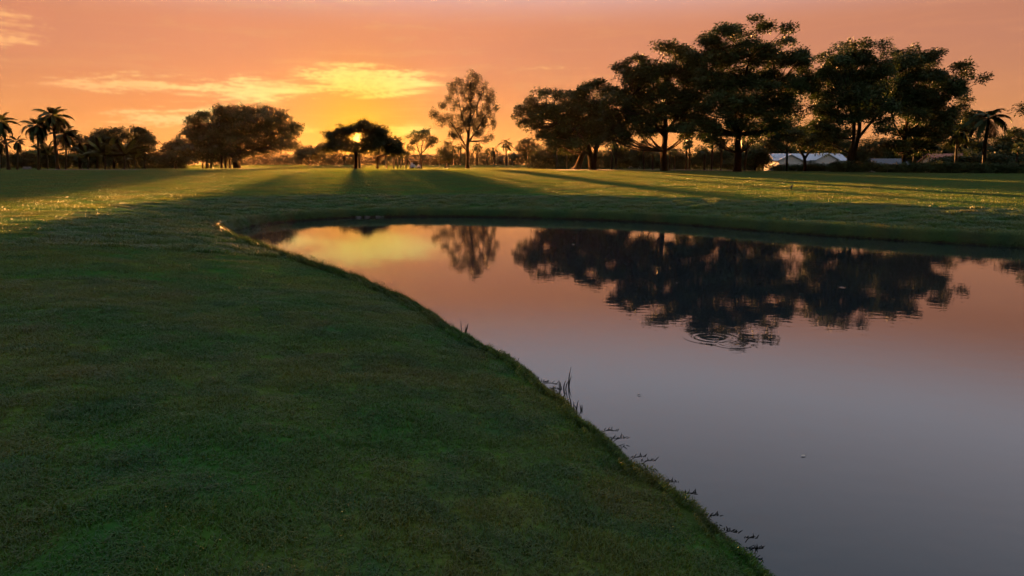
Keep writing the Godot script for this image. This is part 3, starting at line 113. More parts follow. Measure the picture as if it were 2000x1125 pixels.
var shore := PackedFloat32Array()
var rng := RandomNumberGenerator.new()
var n_big := FastNoiseLite.new()
var n_small := FastNoiseLite.new()
var n_patch := FastNoiseLite.new()
var n_cloud := FastNoiseLite.new()
var n_warp := FastNoiseLite.new()
var used := {}
var M := {}
var fronds := {}
var sprays := []
var hanging := []


func _ready() -> void:
	rng.seed = 4711
	for a in [[n_big, 11, 0.16, 3], [n_small, 12, 0.8, 2], [n_patch, 13, 0.35, 3], [n_cloud, 14, 1.0, 5], [n_warp, 15, 0.5, 2]]:
		a[0].seed = a[1]
		a[0].noise_type = FastNoiseLite.TYPE_SIMPLEX_SMOOTH
		a[0].frequency = a[2]
		a[0].fractal_octaves = a[3]
	set_camera()
	set_sky()
	set_sun()
	make_materials()
	measure_shore()
	build_ground()
	build_water()
	build_beds_and_paths()
	build_grass()
	make_sprays()
	for d in TREES:
		build_tree(d)
	make_fronds()
	for d in PALMS:
		build_palm(d)
	build_hedges()
	build_thickets()
	build_houses()
	build_small_things()
	build_pond_edge()


# ------------------------------------------------------------------ camera, sky, sun
func set_camera() -> void:
	var cam := Camera3D.new()
	cam.name = "camera"
	cam.fov = 43.78
	cam.near = 0.1
	cam.far = 4000.0
	add_child(cam)
	cam.position = Vector3(0, EYE, 0)
	cam.rotation_degrees = Vector3(-9.59, 0, 0)
	cam.current = true


func set_sun() -> void:
	var sun := DirectionalLight3D.new()
	sun.name = "sun"
	sun.light_color = Color(1.0, 0.43, 0.12).linear_to_srgb()
	sun.light_energy = 1.6
	sun.light_angular_distance = 0.6
	sun.shadow_enabled = true
	sun.sky_mode = DirectionalLight3D.SKY_MODE_LIGHT_ONLY
	add_child(sun)
	var az := deg_to_rad(SUN_AZ)
	var el := deg_to_rad(SUN_EL)
	var towards := Vector3(sin(az) * cos(el), sin(el), -cos(az) * cos(el))
	sun.look_at_from_position(towards * 100.0, Vector3.ZERO, Vector3.UP)


func set_sky() -> void:
	var env := Environment.new()
	env.background_mode = Environment.BG_SKY
	env.tonemap_mode = Environment.TONE_MAPPER_LINEAR
	env.tonemap_exposure = 14.0
	env.background_energy_multiplier = 1.0 / 14.0
	env.sdfgi_enabled = true
	env.ssao_enabled = true
	env.ssil_enabled = true
	env.volumetric_fog_enabled = true
	env.volumetric_fog_density = 0.000014
	env.volumetric_fog_albedo = Color(1.0, 0.86, 0.72)
	env.volumetric_fog_anisotropy = 0.7
	var m := PanoramaSkyMaterial.new()
	m.panorama = ImageTexture.create_from_image(sky_image())
	var sky := Sky.new()
	sky.sky_material = m
	env.sky = sky
	var w := WorldEnvironment.new()
	w.name = "world"
	w.environment = env
	add_child(w)


func sky_patch(x0: int, y0: int, w: int, h: int, full_w: int) -> Image:
	var px := PackedFloat32Array()
	px.resize(w * h * 3)
	var k := 0
	var deg := 360.0 / full_w
	for j in h:
		var el := 90.0 - (y0 + j + 0.5) * deg
		for i in w:
			var c := sky_color((x0 + i + 0.5) * deg, el)
			px[k] = c.x
			px[k + 1] = c.y
			px[k + 2] = c.z
			k += 3
	return Image.create_from_data(w, h, false, Image.FORMAT_RGBF, px.to_byte_array())


func sky_image() -> Image:
	# the whole round of the sky at a coarse grain, then the side the lens looks at at a fine one, from the same formula
	var whole := sky_patch(0, 0, 720, 360, 720)
	whole.resize(4096, 2048, Image.INTERPOLATE_BILINEAR)
	for x in [0, 4096 - 500]:
		whole.blit_rect(sky_patch(x, 640, 500, 390, 4096), Rect2i(0, 0, 500, 390), Vector2i(x, 640))
	return whole


func bell(x: float) -> float:
	return exp(-x * x)


func sky_color(az: float, el: float) -> Vector3:
	if el < -1.0:
		return Vector3(0.25, 0.2, 0.16)
	var e := maxf(el, 0.0)
	az = wrapf(az, -180.0, 180.0)
	var da := absf(wrapf(az - SUN_AZ, -180.0, 180.0))
	var near := bell(da / 42.0)
	var back := smoothstep(50.0, 120.0, da)
	var low := Vector3(0.60, 0.26, 0.115).lerp(Vector3(0.94, 0.36, 0.08), near).lerp(Vector3(0.52, 0.39, 0.38), back)
	var mid := Vector3(0.47, 0.205, 0.135).lerp(Vector3(0.74, 0.28, 0.145), near).lerp(Vector3(0.47, 0.39, 0.41), back)
	var high := Vector3(0.80, 0.76, 0.86).lerp(Vector3(0.46, 0.45, 0.53), back)
	var top := Vector3(0.47, 0.54, 0.66)
	var c := low.lerp(mid, smoothstep(0.5, 9.5, e))
	c = c.lerp(high, smoothstep(9.8, 17.5, e))
	c = c.lerp(top, smoothstep(18.0, 34.0, e))
	# the sun's aureole
	var dx := wrapf(az - SUN_AZ, -180.0, 180.0)
	var dy := e - 2.15
	var g := sqrt(dx * dx + dy * dy)
	var wide := bell(g / 4.8)
	c = c.lerp(Vector3(1.02, 0.42, 0.028), wide * 0.9)
	c += Vector3(0.25, 0.14, 0.0) * bell(g / 2.0) + Vector3(4.5, 2.3, 0.45) * bell(g / 0.34)
	# cloud
	if e < 60.0:
		var d := cloud(wrapf(az, -180.0, 180.0), e)
		if d > 0.0:
			var lit := bell(da / 16.0)
			var cc := Vector3(1.0, 0.42, 0.17).lerp(Vector3(1.10, 0.86, 0.30), lit)
			cc = cc.lerp(Vector3(1.08, 0.72, 0.04), bell(g / 5.0))
			cc = cc.lerp(Vector3(0.80, 0.60, 0.56), smoothstep(11.0, 20.0, e)).lerp(Vector3(0.66, 0.50, 0.50), back)
			c = c.lerp(cc, d)
	return c


func cloud(az: float, e: float) -> float:
	var wx := az * 0.10 + n_warp.get_noise_2d(az * 0.16, e * 0.9) * 0.55
	var wy := e * 1.25 - az * 0.03 + n_warp.get_noise_2d(az * 0.16 + 40.0, e * 0.9) * 0.4
	var streak := n_cloud.get_noise_2d(wx, wy)                        # about -0.6 .. 0.6
	var fine := n_cloud.get_noise_2d(wx * 2.2 + 9.0, wy * 4.2)
	var body := 0.0
	body = maxf(body, 1.9 * bell((az + 11.2) / 4.6) * bell((e - 6.45) / 0.95))
	body = maxf(body, 1.00 * bell((az + 7.6) / 2.4) * bell((e - 6.3) / 0.55))
	body = maxf(body, 1.05 * bell((az + 19.5) / 6.5) * bell((e - 5.55 - (az + 19.5) * 0.05) / 0.9))
	body = maxf(body, 0.95 * bell((az + 27.0) / 5.5) * bell((e - 5.65) / 0.75))
	body = maxf(body, 0.72 * bell((az + 24.0) / 8.0) * bell((e - 3.7 - (az + 24.0) * 0.11) / 0.8))
	body = maxf(body, 0.95 * bell((az + 15.4) / 1.7) * bell((e - 2.9) / 0.42))
	body = maxf(body, 0.95 * bell((az + 8.0) / 2.2) * bell((e - 2.75) / 0.42))
	body = maxf(body, 1.0 * bell((az + 35.5) / 3.6) * bell((e - 8.5) / 1.6))
	body = maxf(body, 0.40 * bell((az - 3.5) / 5.0) * bell((e - 7.5) / 0.35))
	body = maxf(body, 0.40 * bell((az + 34.0) / 1.5) * bell((e - 5.0) / 0.3))
	var thick := body + (streak * 1.0 + fine * 0.6) * smoothstep(0.0, 0.5, body)
	var wisp := n_cloud.get_noise_2d(wx * 5.0 + 70.0, wy * 11.0 - az * 0.12)
	var main := smoothstep(0.30, 1.15, thick + wisp * 0.55 * smoothstep(0.05, 0.4, body)) * clampf(0.88 + wisp * 0.5, 0.0, 1.0)
	var veil := clampf((streak + fine * 0.5 - 0.10) * 0.24, 0.0, 0.09)       # thin cirrus over the whole sky
	return maxf(main, veil)


# ------------------------------------------------------------------ materials
func noise_tex(freq: float, a: Color, b: Color, s: int, size := 512, octaves := 4) -> NoiseTexture2D:
	var t := NoiseTexture2D.new()
	var n := FastNoiseLite.new()
	n.seed = s
	n.frequency = freq
	n.fractal_octaves = octaves
	t.noise = n
	t.width = size
	t.height = size
	t.seamless = true
	var g := Gradient.new()
	g.set_color(0, a)
	g.set_color(1, b)
	t.color_ramp = g
	return t


func srgb(r: float, g: float, b: float) -> Color:
	return Color(r, g, b).linear_to_srgb()


func plain(r: float, g: float, b: float, rough := 0.8) -> StandardMaterial3D:
	var m := StandardMaterial3D.new()
	m.albedo_color = srgb(r, g, b)
	m.roughness = rough
	return m


func grained(a: Color, b: Color, freq: float, scale: Vector3, rough := 0.9, relief := 0.0, s := 3) -> StandardMaterial3D:
	var m := StandardMaterial3D.new()
	m.albedo_texture = noise_tex(freq, a.linear_to_srgb(), b.linear_to_srgb(), s, 256)
	m.uv1_triplanar = true
	m.uv1_world_triplanar = true
	m.uv1_scale = scale
	m.roughness = rough
	if relief > 0.0:
		m.heightmap_enabled = true
		m.heightmap_texture = noise_tex(freq, Color.BLACK, Color.WHITE, s + 50, 256)
		m.heightmap_scale = relief
	return m


func make_materials() -> void:
	var leaf := StandardMaterial3D.new()
	leaf.vertex_color_use_as_albedo = true
	leaf.roughness = 0.55
	leaf.metallic_specular = 0.2
	leaf.backlight_enabled = true
	leaf.backlight = srgb(0.3, 0.3, 0.12)
	leaf.cull_mode = BaseMaterial3D.CULL_DISABLED
	M.leaf = leaf
	var grass := StandardMaterial3D.new()
	grass.vertex_color_use_as_albedo = true
	grass.roughness = 0.42                # wet with dew
	grass.metallic_specular = 0.4
	grass.backlight_enabled = true
	grass.backlight = srgb(1.0, 0.72, 0.26)
	grass.cull_mode = BaseMaterial3D.CULL_DISABLED
	M.grass = grass
	var ground := grained(Color(0.62, 0.66, 0.6), Color(1.2, 1.15, 1.05), 0.03, Vector3.ONE * 0.9, 0.95, 1.2, 7)
	ground.vertex_color_use_as_albedo = true
	ground.specular_mode = BaseMaterial3D.SPECULAR_DISABLED
	M.ground = ground
	M.bark = grained(Color(0.12, 0.085, 0.06), Color(0.26, 0.19, 0.14), 0.06, Vector3(0.5, 0.15, 0.5), 0.9, 4.0, 21)
	M.pale_bark = grained(Color(0.26, 0.24, 0.18), Color(0.62, 0.57, 0.46), 0.05, Vector3(0.5, 0.2, 0.5), 0.9, 3.0, 22)
	M.palm_bark = grained(Color(0.34, 0.31, 0.29), Color(0.58, 0.54, 0.52), 0.04, Vector3(0.4, 1.6, 0.4), 0.9, 2.0, 23)
	M.cabbage_bark = grained(Color(0.24, 0.17, 0.14), Color(0.42, 0.32, 0.27), 0.08, Vector3(0.6, 0.9, 0.6), 0.9, 4.0, 24)
	M.shaft = plain(0.06, 0.10, 0.035, 0.5)
	M.mulch = grained(Color(0.05, 0.025, 0.018), Color(0.13, 0.07, 0.05), 0.09, Vector3.ONE * 1.4, 0.95, 3.0, 25)
	M.path = grained(Color(0.30, 0.27, 0.25), Color(0.42, 0.39, 0.36), 0.05, Vector3.ONE * 0.5, 0.85, 0.3, 26)
	M.rock = grained(Color(0.07, 0.062, 0.058), Color(0.16, 0.145, 0.135), 0.03, Vector3.ONE * 0.8, 0.9, 3.0, 27)
	M.wood = grained(Color(0.24, 0.20, 0.15), Color(0.42, 0.36, 0.28), 0.05, Vector3(1, 0.2, 1), 0.85, 0.5, 28)
	M.twig = plain(0.035, 0.028, 0.02, 0.8)
	M.stem = plain(0.03, 0.04, 0.016, 0.7)
	M.white_wall = grained(Color(0.36, 0.34, 0.31), Color(0.46, 0.43, 0.40), 0.03, Vector3.ONE * 0.3, 0.9, 0.2, 29)
	M.white_roof = grained(Color(0.36, 0.38, 0.43), Color(0.48, 0.50, 0.56), 0.02, Vector3(0.6, 0.2, 0.2), 0.97, 0.2, 30)
	M.grey_roof = grained(Color(0.05, 0.058, 0.07), Color(0.10, 0.11, 0.13), 0.03, Vector3(0.5, 0.5, 0.5), 0.97, 0.5, 31)
	M.red_roof = grained(Color(0.22, 0.07, 0.045), Color(0.36, 0.14, 0.09), 0.06, Vector3(0.8, 0.8, 0.8), 0.85, 2.0, 32)
	M.tan_wall = grained(Color(0.34, 0.24, 0.15), Color(0.44, 0.33, 0.22), 0.03, Vector3.ONE * 0.3, 0.9, 0.2, 33)
	M.trim = plain(0.7, 0.69, 0.66, 0.6)
	M.glass = plain(0.02, 0.022, 0.025, 0.08)
	M.white_paint = plain(0.34, 0.34, 0.34, 0.85)
	M.rubber = plain(0.02, 0.02, 0.02, 0.9)
	M.dark_feather = plain(0.03, 0.027, 0.025, 0.7)
	M.dead_leaf = plain(0.42, 0.36, 0.28, 0.6)
	var water := StandardMaterial3D.new()
	water.albedo_color = srgb(0.012, 0.017, 0.020)
	water.roughness = 0.015
	water.metallic_specular = 0.5
	water.heightmap_enabled = true
	water.heightmap_texture = noise_tex(0.018, Color.BLACK, Color.WHITE, 77, 1024, 3)
	water.heightmap_scale = 0.05
	water.uv1_triplanar = true
	water.uv1_world_triplanar = true
	water.uv1_scale = Vector3(0.11, 0.11, 0.19)
	M.water = water


# ------------------------------------------------------------------ the lie of the land
func measure_shore() -> void:
	var n := SHORE.size()
	var a := []
	for i in n:
		var p0: Vector2 = SHORE[(i - 1 + n) % n]
		var p1: Vector2 = SHORE[i]
		var p2: Vector2 = SHORE[(i + 1) % n]
		var p3: Vector2 = SHORE[(i + 2) % n]
		for k in 24:
			var q := p1.cubic_interpolate(p2, p0, p3, k / 24.0) - MID
			a.append(Vector2(fposmod(q.angle(), TAU), q.length()))
	a.sort_custom(func(u, v): return u.x < v.x)
	shore.resize(RAYS)
	var j := 0
	for i in RAYS:
		var th := i * TAU / RAYS
		while j < a.size() and a[j].x < th:
			j += 1
		var hi: Vector2 = a[j % a.size()]
		var lo: Vector2 = a[(j - 1 + a.size()) % a.size()]
		var span := fposmod(hi.x - lo.x, TAU)
		shore[i] = lerpf(lo.y, hi.y, fposmod(th - lo.x, TAU) / maxf(span, 1e-5))
	# small inlets and bulges of the turf edge
	for i in RAYS:
		var d := Vector2.from_angle(i * TAU / RAYS) * shore[i]
		shore[i] += n_small.get_noise_2d(d.x * 1.6, d.y * 1.6) * 0.07


func inland(x: float, z: float) -> float:
	var q := Vector2(x, z) - MID
	var th := fposmod(q.angle(), TAU) / TAU * RAYS
	var i := int(th) % RAYS
	return q.length() - lerpf(shore[i], shore[(i + 1) % RAYS], th - int(th))


func height(x: float, z: float) -> float:
	return height_at(inland(x, z), x, z)


func height_at(t: float, x: float, z: float) -> float:
	var away := smoothstep(9.0, 24.0, sqrt(x * x + z * z))
	var lip := lerpf(0.05, 0.20, away)
	if t < 0.05:
		return lerpf(lip, -0.35, clampf((0.05 - t) / 0.16, 0.0, 1.0)) - clampf(-0.11 - t, 0.0, 3.0) * 0.3
	var crest_t := lerpf(5.0, 7.0, away)
	var crest := lerpf(0.62, 0.86, away)
	var s := minf(t / crest_t, 1.0)
	var h := lip + (crest - lip) * s * (1.25 - 0.25 * s)
	var v := clampf((t - crest_t) / 55.0, 0.0, 1.0)
	h += lerpf(1.10, 0.8, smoothstep(18.0, 55.0, x)) * v * (1.12 - 0.12 * v * v)
	h += 1.3 * smoothstep(170.0, 330.0, Vector2(x, z).length())
	h -= 0.9 * smoothstep(98.0, 122.0, -z) * smoothstep(34.0, 50.0, x)
	var soft := minf(t / 1.5, 1.0)
	var mown := smoothstep(4.0, 9.0, t) * smoothstep(14.0, 32.0, sqrt(x * x + z * z))      # the fairway is rolled smooth
	h += (n_big.get_noise_2d(x, z) * lerpf(0.10, 0.012, mown) + n_small.get_noise_2d(x, z) * lerpf(0.03, 0.003, mown)) * soft
	return h


func ground_at(x: float, z: float, up := 0.0) -> Vector3:
	return Vector3(x, height(x, z) + up, z)


func slope(x: float, z: float, d := 0.25) -> Vector3:
	var a := height(x + d, z) - height(x - d, z)
	var b := height(x, z + d) - height(x, z - d)
	return Vector3(-a, 2.0 * d, -b).normalized()


func turf_color(x: float, z: float) -> Color:
	# dye of the turf itself: lusher and drier patches, brown worn spots
	var p := n_patch.get_noise_2d(x, z)
	var q := n_patch.get_noise_2d(x * 3.1 + 50.0, z * 3.1)
	var c := Color(0.042, 0.132, 0.027).lerp(Color(0.108, 0.146, 0.034), clampf(0.5 + p * 1.1, 0.0, 1.0))
	c = c.lerp(Color(0.030, 0.100, 0.040), clampf(q * 1.6, 0.0, 0.7))
	var dry := smoothstep(0.22, 0.5, n_patch.get_noise_2d(x * 1.7 - 80.0, z * 1.7))
	return c.lerp(Color(0.095, 0.080, 0.030), dry * 0.35)


func build_ground() -> void:
	var rows := [-1.8, -0.5, -0.12, -0.04, 0.03, 0.09, 0.18, 0.3]
	while rows[-1] < 14.0:
		rows.append(rows[-1] + 0.25)
	while rows[-1] < 110.0:
		rows.append(rows[-1] * 1.055)
	while rows[-1] < 1500.0:
		rows.append(rows[-1] * 1.25)
	var nr := rows.size()
	var v := PackedVector3Array()
	var nm := PackedVector3Array()
	var col := PackedColorArray()
	v.resize(nr * RAYS)
	nm.resize(nr * RAYS)
	col.resize(nr * RAYS)
	for i in RAYS:
		var dir := Vector2.from_angle(i * TAU / RAYS)
		for k in nr:
			var p: Vector2 = MID + dir * (shore[i] + rows[k])
			v[k * RAYS + i] = Vector3(p.x, height_at(rows[k], p.x, p.y), p.y)
			col[k * RAYS + i] = turf_color(p.x, p.y) * 0.75 if rows[k] > 0.07 else Color(0.04, 0.03, 0.022)
	for k in nr:
		for i in RAYS:
			var a := v[k * RAYS + (i + 1) % RAYS] - v[k * RAYS + (i - 1 + RAYS) % RAYS]
			var b := v[mini(k + 1, nr - 1) * RAYS + i] - v[maxi(k - 1, 0) * RAYS + i]
			var n := a.cross(b)
			nm[k * RAYS + i] = (n if n.y > 0.0 else -n).normalized()
	var ix := PackedInt32Array()
	ix.resize((nr - 1) * RAYS * 6)
	var o := 0
	for k in nr - 1:
		for i in RAYS:
			var j := (i + 1) % RAYS
			for q in [k * RAYS + i, (k + 1) * RAYS + i, k * RAYS + j, k * RAYS + j, (k + 1) * RAYS + i, (k + 1) * RAYS + j]:
				ix[o] = q
				o += 1
	var g := solid("ground", packed(v, nm, col, ix), M.ground)
	g.set_meta("kind", "structure")
	add_child(g)


func packed(v: PackedVector3Array, n: PackedVector3Array, c: PackedColorArray, ix := PackedInt32Array()) -> ArrayMesh:
	var a := []
	a.resize(Mesh.ARRAY_MAX)
	a[Mesh.ARRAY_VERTEX] = v
	a[Mesh.ARRAY_NORMAL] = n
	if c.size():
		a[Mesh.ARRAY_COLOR] = c
	if ix.size():
		a[Mesh.ARRAY_INDEX] = ix
	var m := ArrayMesh.new()
	m.add_surface_from_arrays(Mesh.PRIMITIVE_TRIANGLES, a)
	return m


func solid(called: String, mesh: Mesh, mat: Material) -> MeshInstance3D:
	var o := MeshInstance3D.new()
	o.name = called
	o.mesh = mesh
	o.material_override = mat
	return o


func build_water() -> void:
	var v := PackedVector3Array()
	var nm := PackedVector3Array()
	var ix := PackedInt32Array()
	var cnt := 360
	v.append(Vector3(MID.x, 0, MID.y))
	nm.append(Vector3.UP)
	for i in cnt:
		var p := MID + Vector2.from_angle(i * TAU / cnt) * (shore[i * RAYS / cnt] + 0.02)
		v.append(Vector3(p.x, 0, p.y))
		nm.append(Vector3.UP)
	for i in cnt:
		ix.append_array([0, 1 + i, 1 + (i + 1) % cnt])
	var w := solid("pond_water", packed(v, nm, PackedColorArray(), ix), M.water)
	w.set_meta("kind", "structure")
	add_child(w)
	for r in [[Vector2(2.86, -9.94), 0.42, 0.00018], [Vector2(3.02, -9.58), 0.26, 0.00014], [Vector2(6.65, -14.24), 0.12, 0.0004]]:
		var m := solid("ripple_ring", ripple(r[1], r[2]), M.ripple if M.has("ripple") else ripple_material())
		m.position = Vector3(r[0].x, 0.004, r[0].y)
		w.add_child(m, true)


func ripple_material() -> StandardMaterial3D:
	var m: StandardMaterial3D = M.water.duplicate()
	m.heightmap_enabled = false
	M.ripple = m
	return m


func ripple(radius: float, amp: float) -> ArrayMesh:
	# rings that spread on the water, as relief that dies out towards the rim
	var rings := 40
	var seg := 64
	var v := PackedVector3Array()
	var nm := PackedVector3Array()
	var ix := PackedInt32Array()
	for k in rings + 1:
		var s := k / float(rings)
		var env := s * (1.0 - s) * 4.0
		var y := amp * env * sin(s * TAU * 3.0)
		var dy := amp * (4.0 * (1.0 - 2.0 * s) * sin(s * TAU * 3.0) + env * TAU * 3.0 * cos(s * TAU * 3.0)) / radius
		for i in seg:
			var a := i * TAU / seg
			v.append(Vector3(cos(a) * s * radius, y, sin(a) * s * radius))
			nm.append(Vector3(-dy * cos(a), 1.0, -dy * sin(a)).normalized())
	for k in rings:
		for i in seg:
			var j := (i + 1) % seg
			ix.append_array([k * seg + i, (k + 1) * seg + i, k * seg + j, k * seg + j, (k + 1) * seg + i, (k + 1) * seg + j])
	return packed(v, nm, PackedColorArray(), ix)


# ------------------------------------------------------------------ beds and paths
func ground_patch(called: String, c: Vector2, r: Vector2, turn: float, up: float, mat: Material) -> void:
	var v := PackedVector3Array()
	var nm := PackedVector3Array()
	var ix := PackedInt32Array()
	var seg := 48
	var rings := 10
	for k in rings + 1:
		for i in seg:
			var a := i * TAU / seg
			var w := 1.0 + n_patch.get_noise_2d(c.x + cos(a) * 4.0, c.y + sin(a) * 4.0) * 0.35
			var p := c + (Vector2(cos(a) * r.x, sin(a) * r.y) * w * k / rings).rotated(turn)
			v.append(ground_at(p.x, p.y, up * (1.0 - pow(k / float(rings), 6.0)) + 0.004))
			nm.append(slope(p.x, p.y))
	for k in rings:
		for i in seg:
			var j := (i + 1) % seg
			ix.append_array([k * seg + i, (k + 1) * seg + i, k * seg + j, k * seg + j, (k + 1) * seg + i, (k + 1) * seg + j])
	var o := solid(numbered(called), packed(v, nm, PackedColorArray(), ix), mat)
	o.set_meta("kind", "structure")
	add_child(o)


func path(called: String, pts: Array, width: float) -> void:
	var cv := Curve2D.new()
	for i in pts.size():
		var t: Vector2 = (pts[mini(i + 1, pts.size() - 1)] - pts[maxi(i - 1, 0)]) / 6.0
		cv.add_point(pts[i], -t, t)
	var line := cv.tessellate_even_length(5, 1.0)
	var v := PackedVector3Array()
	var nm := PackedVector3Array()
	var ix := PackedInt32Array()
	for i in line.size():
		var d := (line[mini(i + 1, line.size() - 1)] - line[maxi(i - 1, 0)]).normalized().orthogonal() * width / 2.0
		for s in 5:
			var p := line[i] + d * (s - 2) / 2.0
			v.append(ground_at(p.x, p.y, 0.06))
			nm.append(slope(p.x, p.y))
	for i in line.size() - 1:
		for s in 4:
			var a := i * 5 + s
			ix.append_array([a, a + 5, a + 1, a + 1, a + 5, a + 6])
	var o := solid(numbered(called), packed(v, nm, PackedColorArray(), ix), M.path)
	o.set_meta("kind", "structure")
	add_child(o)


func build_beds_and_paths() -> void:
	ground_patch("mulch_bed", Vector2(-59.49, -103), Vector2(8.5, 5.0), 0.1, 0.10, M.mulch)
	ground_patch("mulch_bed", Vector2(-67.18, -175), Vector2(11.5, 6.0), 0.0, 0.08, M.mulch)
	ground_patch("mulch_bed", Vector2(11.96, -97), Vector2(8.0, 5.0), 0.0, 0.08, M.mulch)
	ground_patch("mulch_bed", Vector2(25.02, -99), Vector2(9.0, 7.0), 0.0, 0.08, M.mulch)
	ground_patch("mulch_bed", Vector2(-26.49, -160), Vector2(6.0, 4.0), 0.0, 0.08, M.mulch)
	path("cart_path", [Vector2(-89.6, -120), Vector2(-71.68, -106), Vector2(-71.4, -112), Vector2(-74.84, -126)], 2.4)
	path("cart_path", [Vector2(-58.08, -97), Vector2(-55.44, -99), Vector2(-59.01, -118), Vector2(-66.56, -150)], 2.4)
	path("cart_path", [Vector2(7.04, -100), Vector2(16.38, -93), Vector2(23.82, -89), Vector2(30.37, -89), Vector2(38.66, -100)], 2.2)


# ------------------------------------------------------------------ grass
func blade_patch(side: float, count: int, tall: float, wide: float, lean: float, s: int, bent := true) -> ArrayMesh:
	var r := RandomNumberGenerator.new()
	r.seed = s
	var v := PackedVector3Array()
	var nm := PackedVector3Array()
	var c := PackedColorArray()
	for i in count:
		var a := r.randf() * TAU
		var d := sqrt(r.randf()) * side * 0.62
		var p := Vector3(cos(a) * d, -0.01, sin(a) * d)
		var h := tall * r.randf_range(0.55, 1.25)
		var b := r.randf() * TAU
		var across := Vector3(cos(b), 0, sin(b)) * wide * r.randf_range(0.7, 1.3) * 0.5
		var out := Vector3(-sin(b), 0, cos(b)).rotated(Vector3.UP, r.randf_range(-0.5, 0.5)) * h * lean * r.randf_range(0.2, 1.4)
		var tip := p + Vector3(0, h * sqrt(maxf(0.1, 1.0 - lean * lean * 0.5)), 0) + out
		var k := r.randf()
		var tone := Color(1, 1, 1) * r.randf_range(0.5, 1.55)
		if k < 0.06:
			tone = Color(2.0, 1.25, 1.2) * r.randf_range(0.6, 1.1)
		elif k < 0.30:
			tone = Color(1.25, 1.05, 0.7) * r.randf_range(0.8, 1.2)
		elif k < 0.42:
			tone = Color(0.6, 0.85, 1.2)
		tone.a = 1.0
		if bent:
			var m := p + Vector3(0, h * 0.55, 0) + out * 0.25
			var n1 := across.cross(m - p).normalized()
			var n2 := across.cross(tip - m).normalized()
			for q in [p - across, m - across * 0.8, p + across, p + across, m - across * 0.8, m + across * 0.8]:
				v.append(q)
				nm.append(n1)
				c.append(tone)
			for q in [m - across * 0.8, tip, m + across * 0.8]:
				v.append(q)
				nm.append(n2)
				c.append(tone)
		else:
			var n := across.cross(tip - p).normalized()
			for q in [p - across, tip, p + across]:
				v.append(q)
				nm.append(n)
				c.append(tone)
	return packed(v, nm, c)


func sow(called: String, label: String, mesh: Mesh, spots: Array) -> void:
	# spots: [x, z, scale across, scale up, colour]
	var mm := MultiMesh.new()
	mm.transform_format = MultiMesh.TRANSFORM_3D
	mm.use_colors = true
	mm.mesh = mesh
	mm.instance_count = spots.size()
	for i in spots.size():
		var s: Array = spots[i]
		var up := slope(s[0], s[1])
		var b := Basis(Quaternion(Vector3.UP, up)) * Basis(Vector3.UP, rng.randf() * TAU)
		mm.set_instance_transform(i, Transform3D(b.scaled_local(Vector3(s[2], s[3], s[2])), ground_at(s[0], s[1])))
		mm.set_instance_color(i, s[4])
	var o := MultiMeshInstance3D.new()
	o.name = called
	o.multimesh = mm
	o.material_override = M.grass
	o.set_meta("kind", "stuff")
	o.set_meta("label", label)
	o.set_meta("category", "grass")
	add_child(o)


func field(r0: float, r1: float, step: float, half: float) -> Array:
	# jittered spots on land between two distances, within half degrees of the view and a little to either side
	var a := []
	var t := tan(deg_to_rad(half))
	var z := r0 * 0.5
	while z < r1:
		var x := -z * t - 1.5
		while x < z * t + 1.5:
			var px := x + rng.randf_range(-0.5, 0.5) * step
			var pz := -(z + rng.randf_range(-0.5, 0.5) * step)
			var d := sqrt(px * px + pz * pz)
			if d >= r0 and d < r1:
				var land := inland(px, pz)
				if land > 0.02:
					a.append([px, pz, land, d])
			x += step
		z += step
	return a


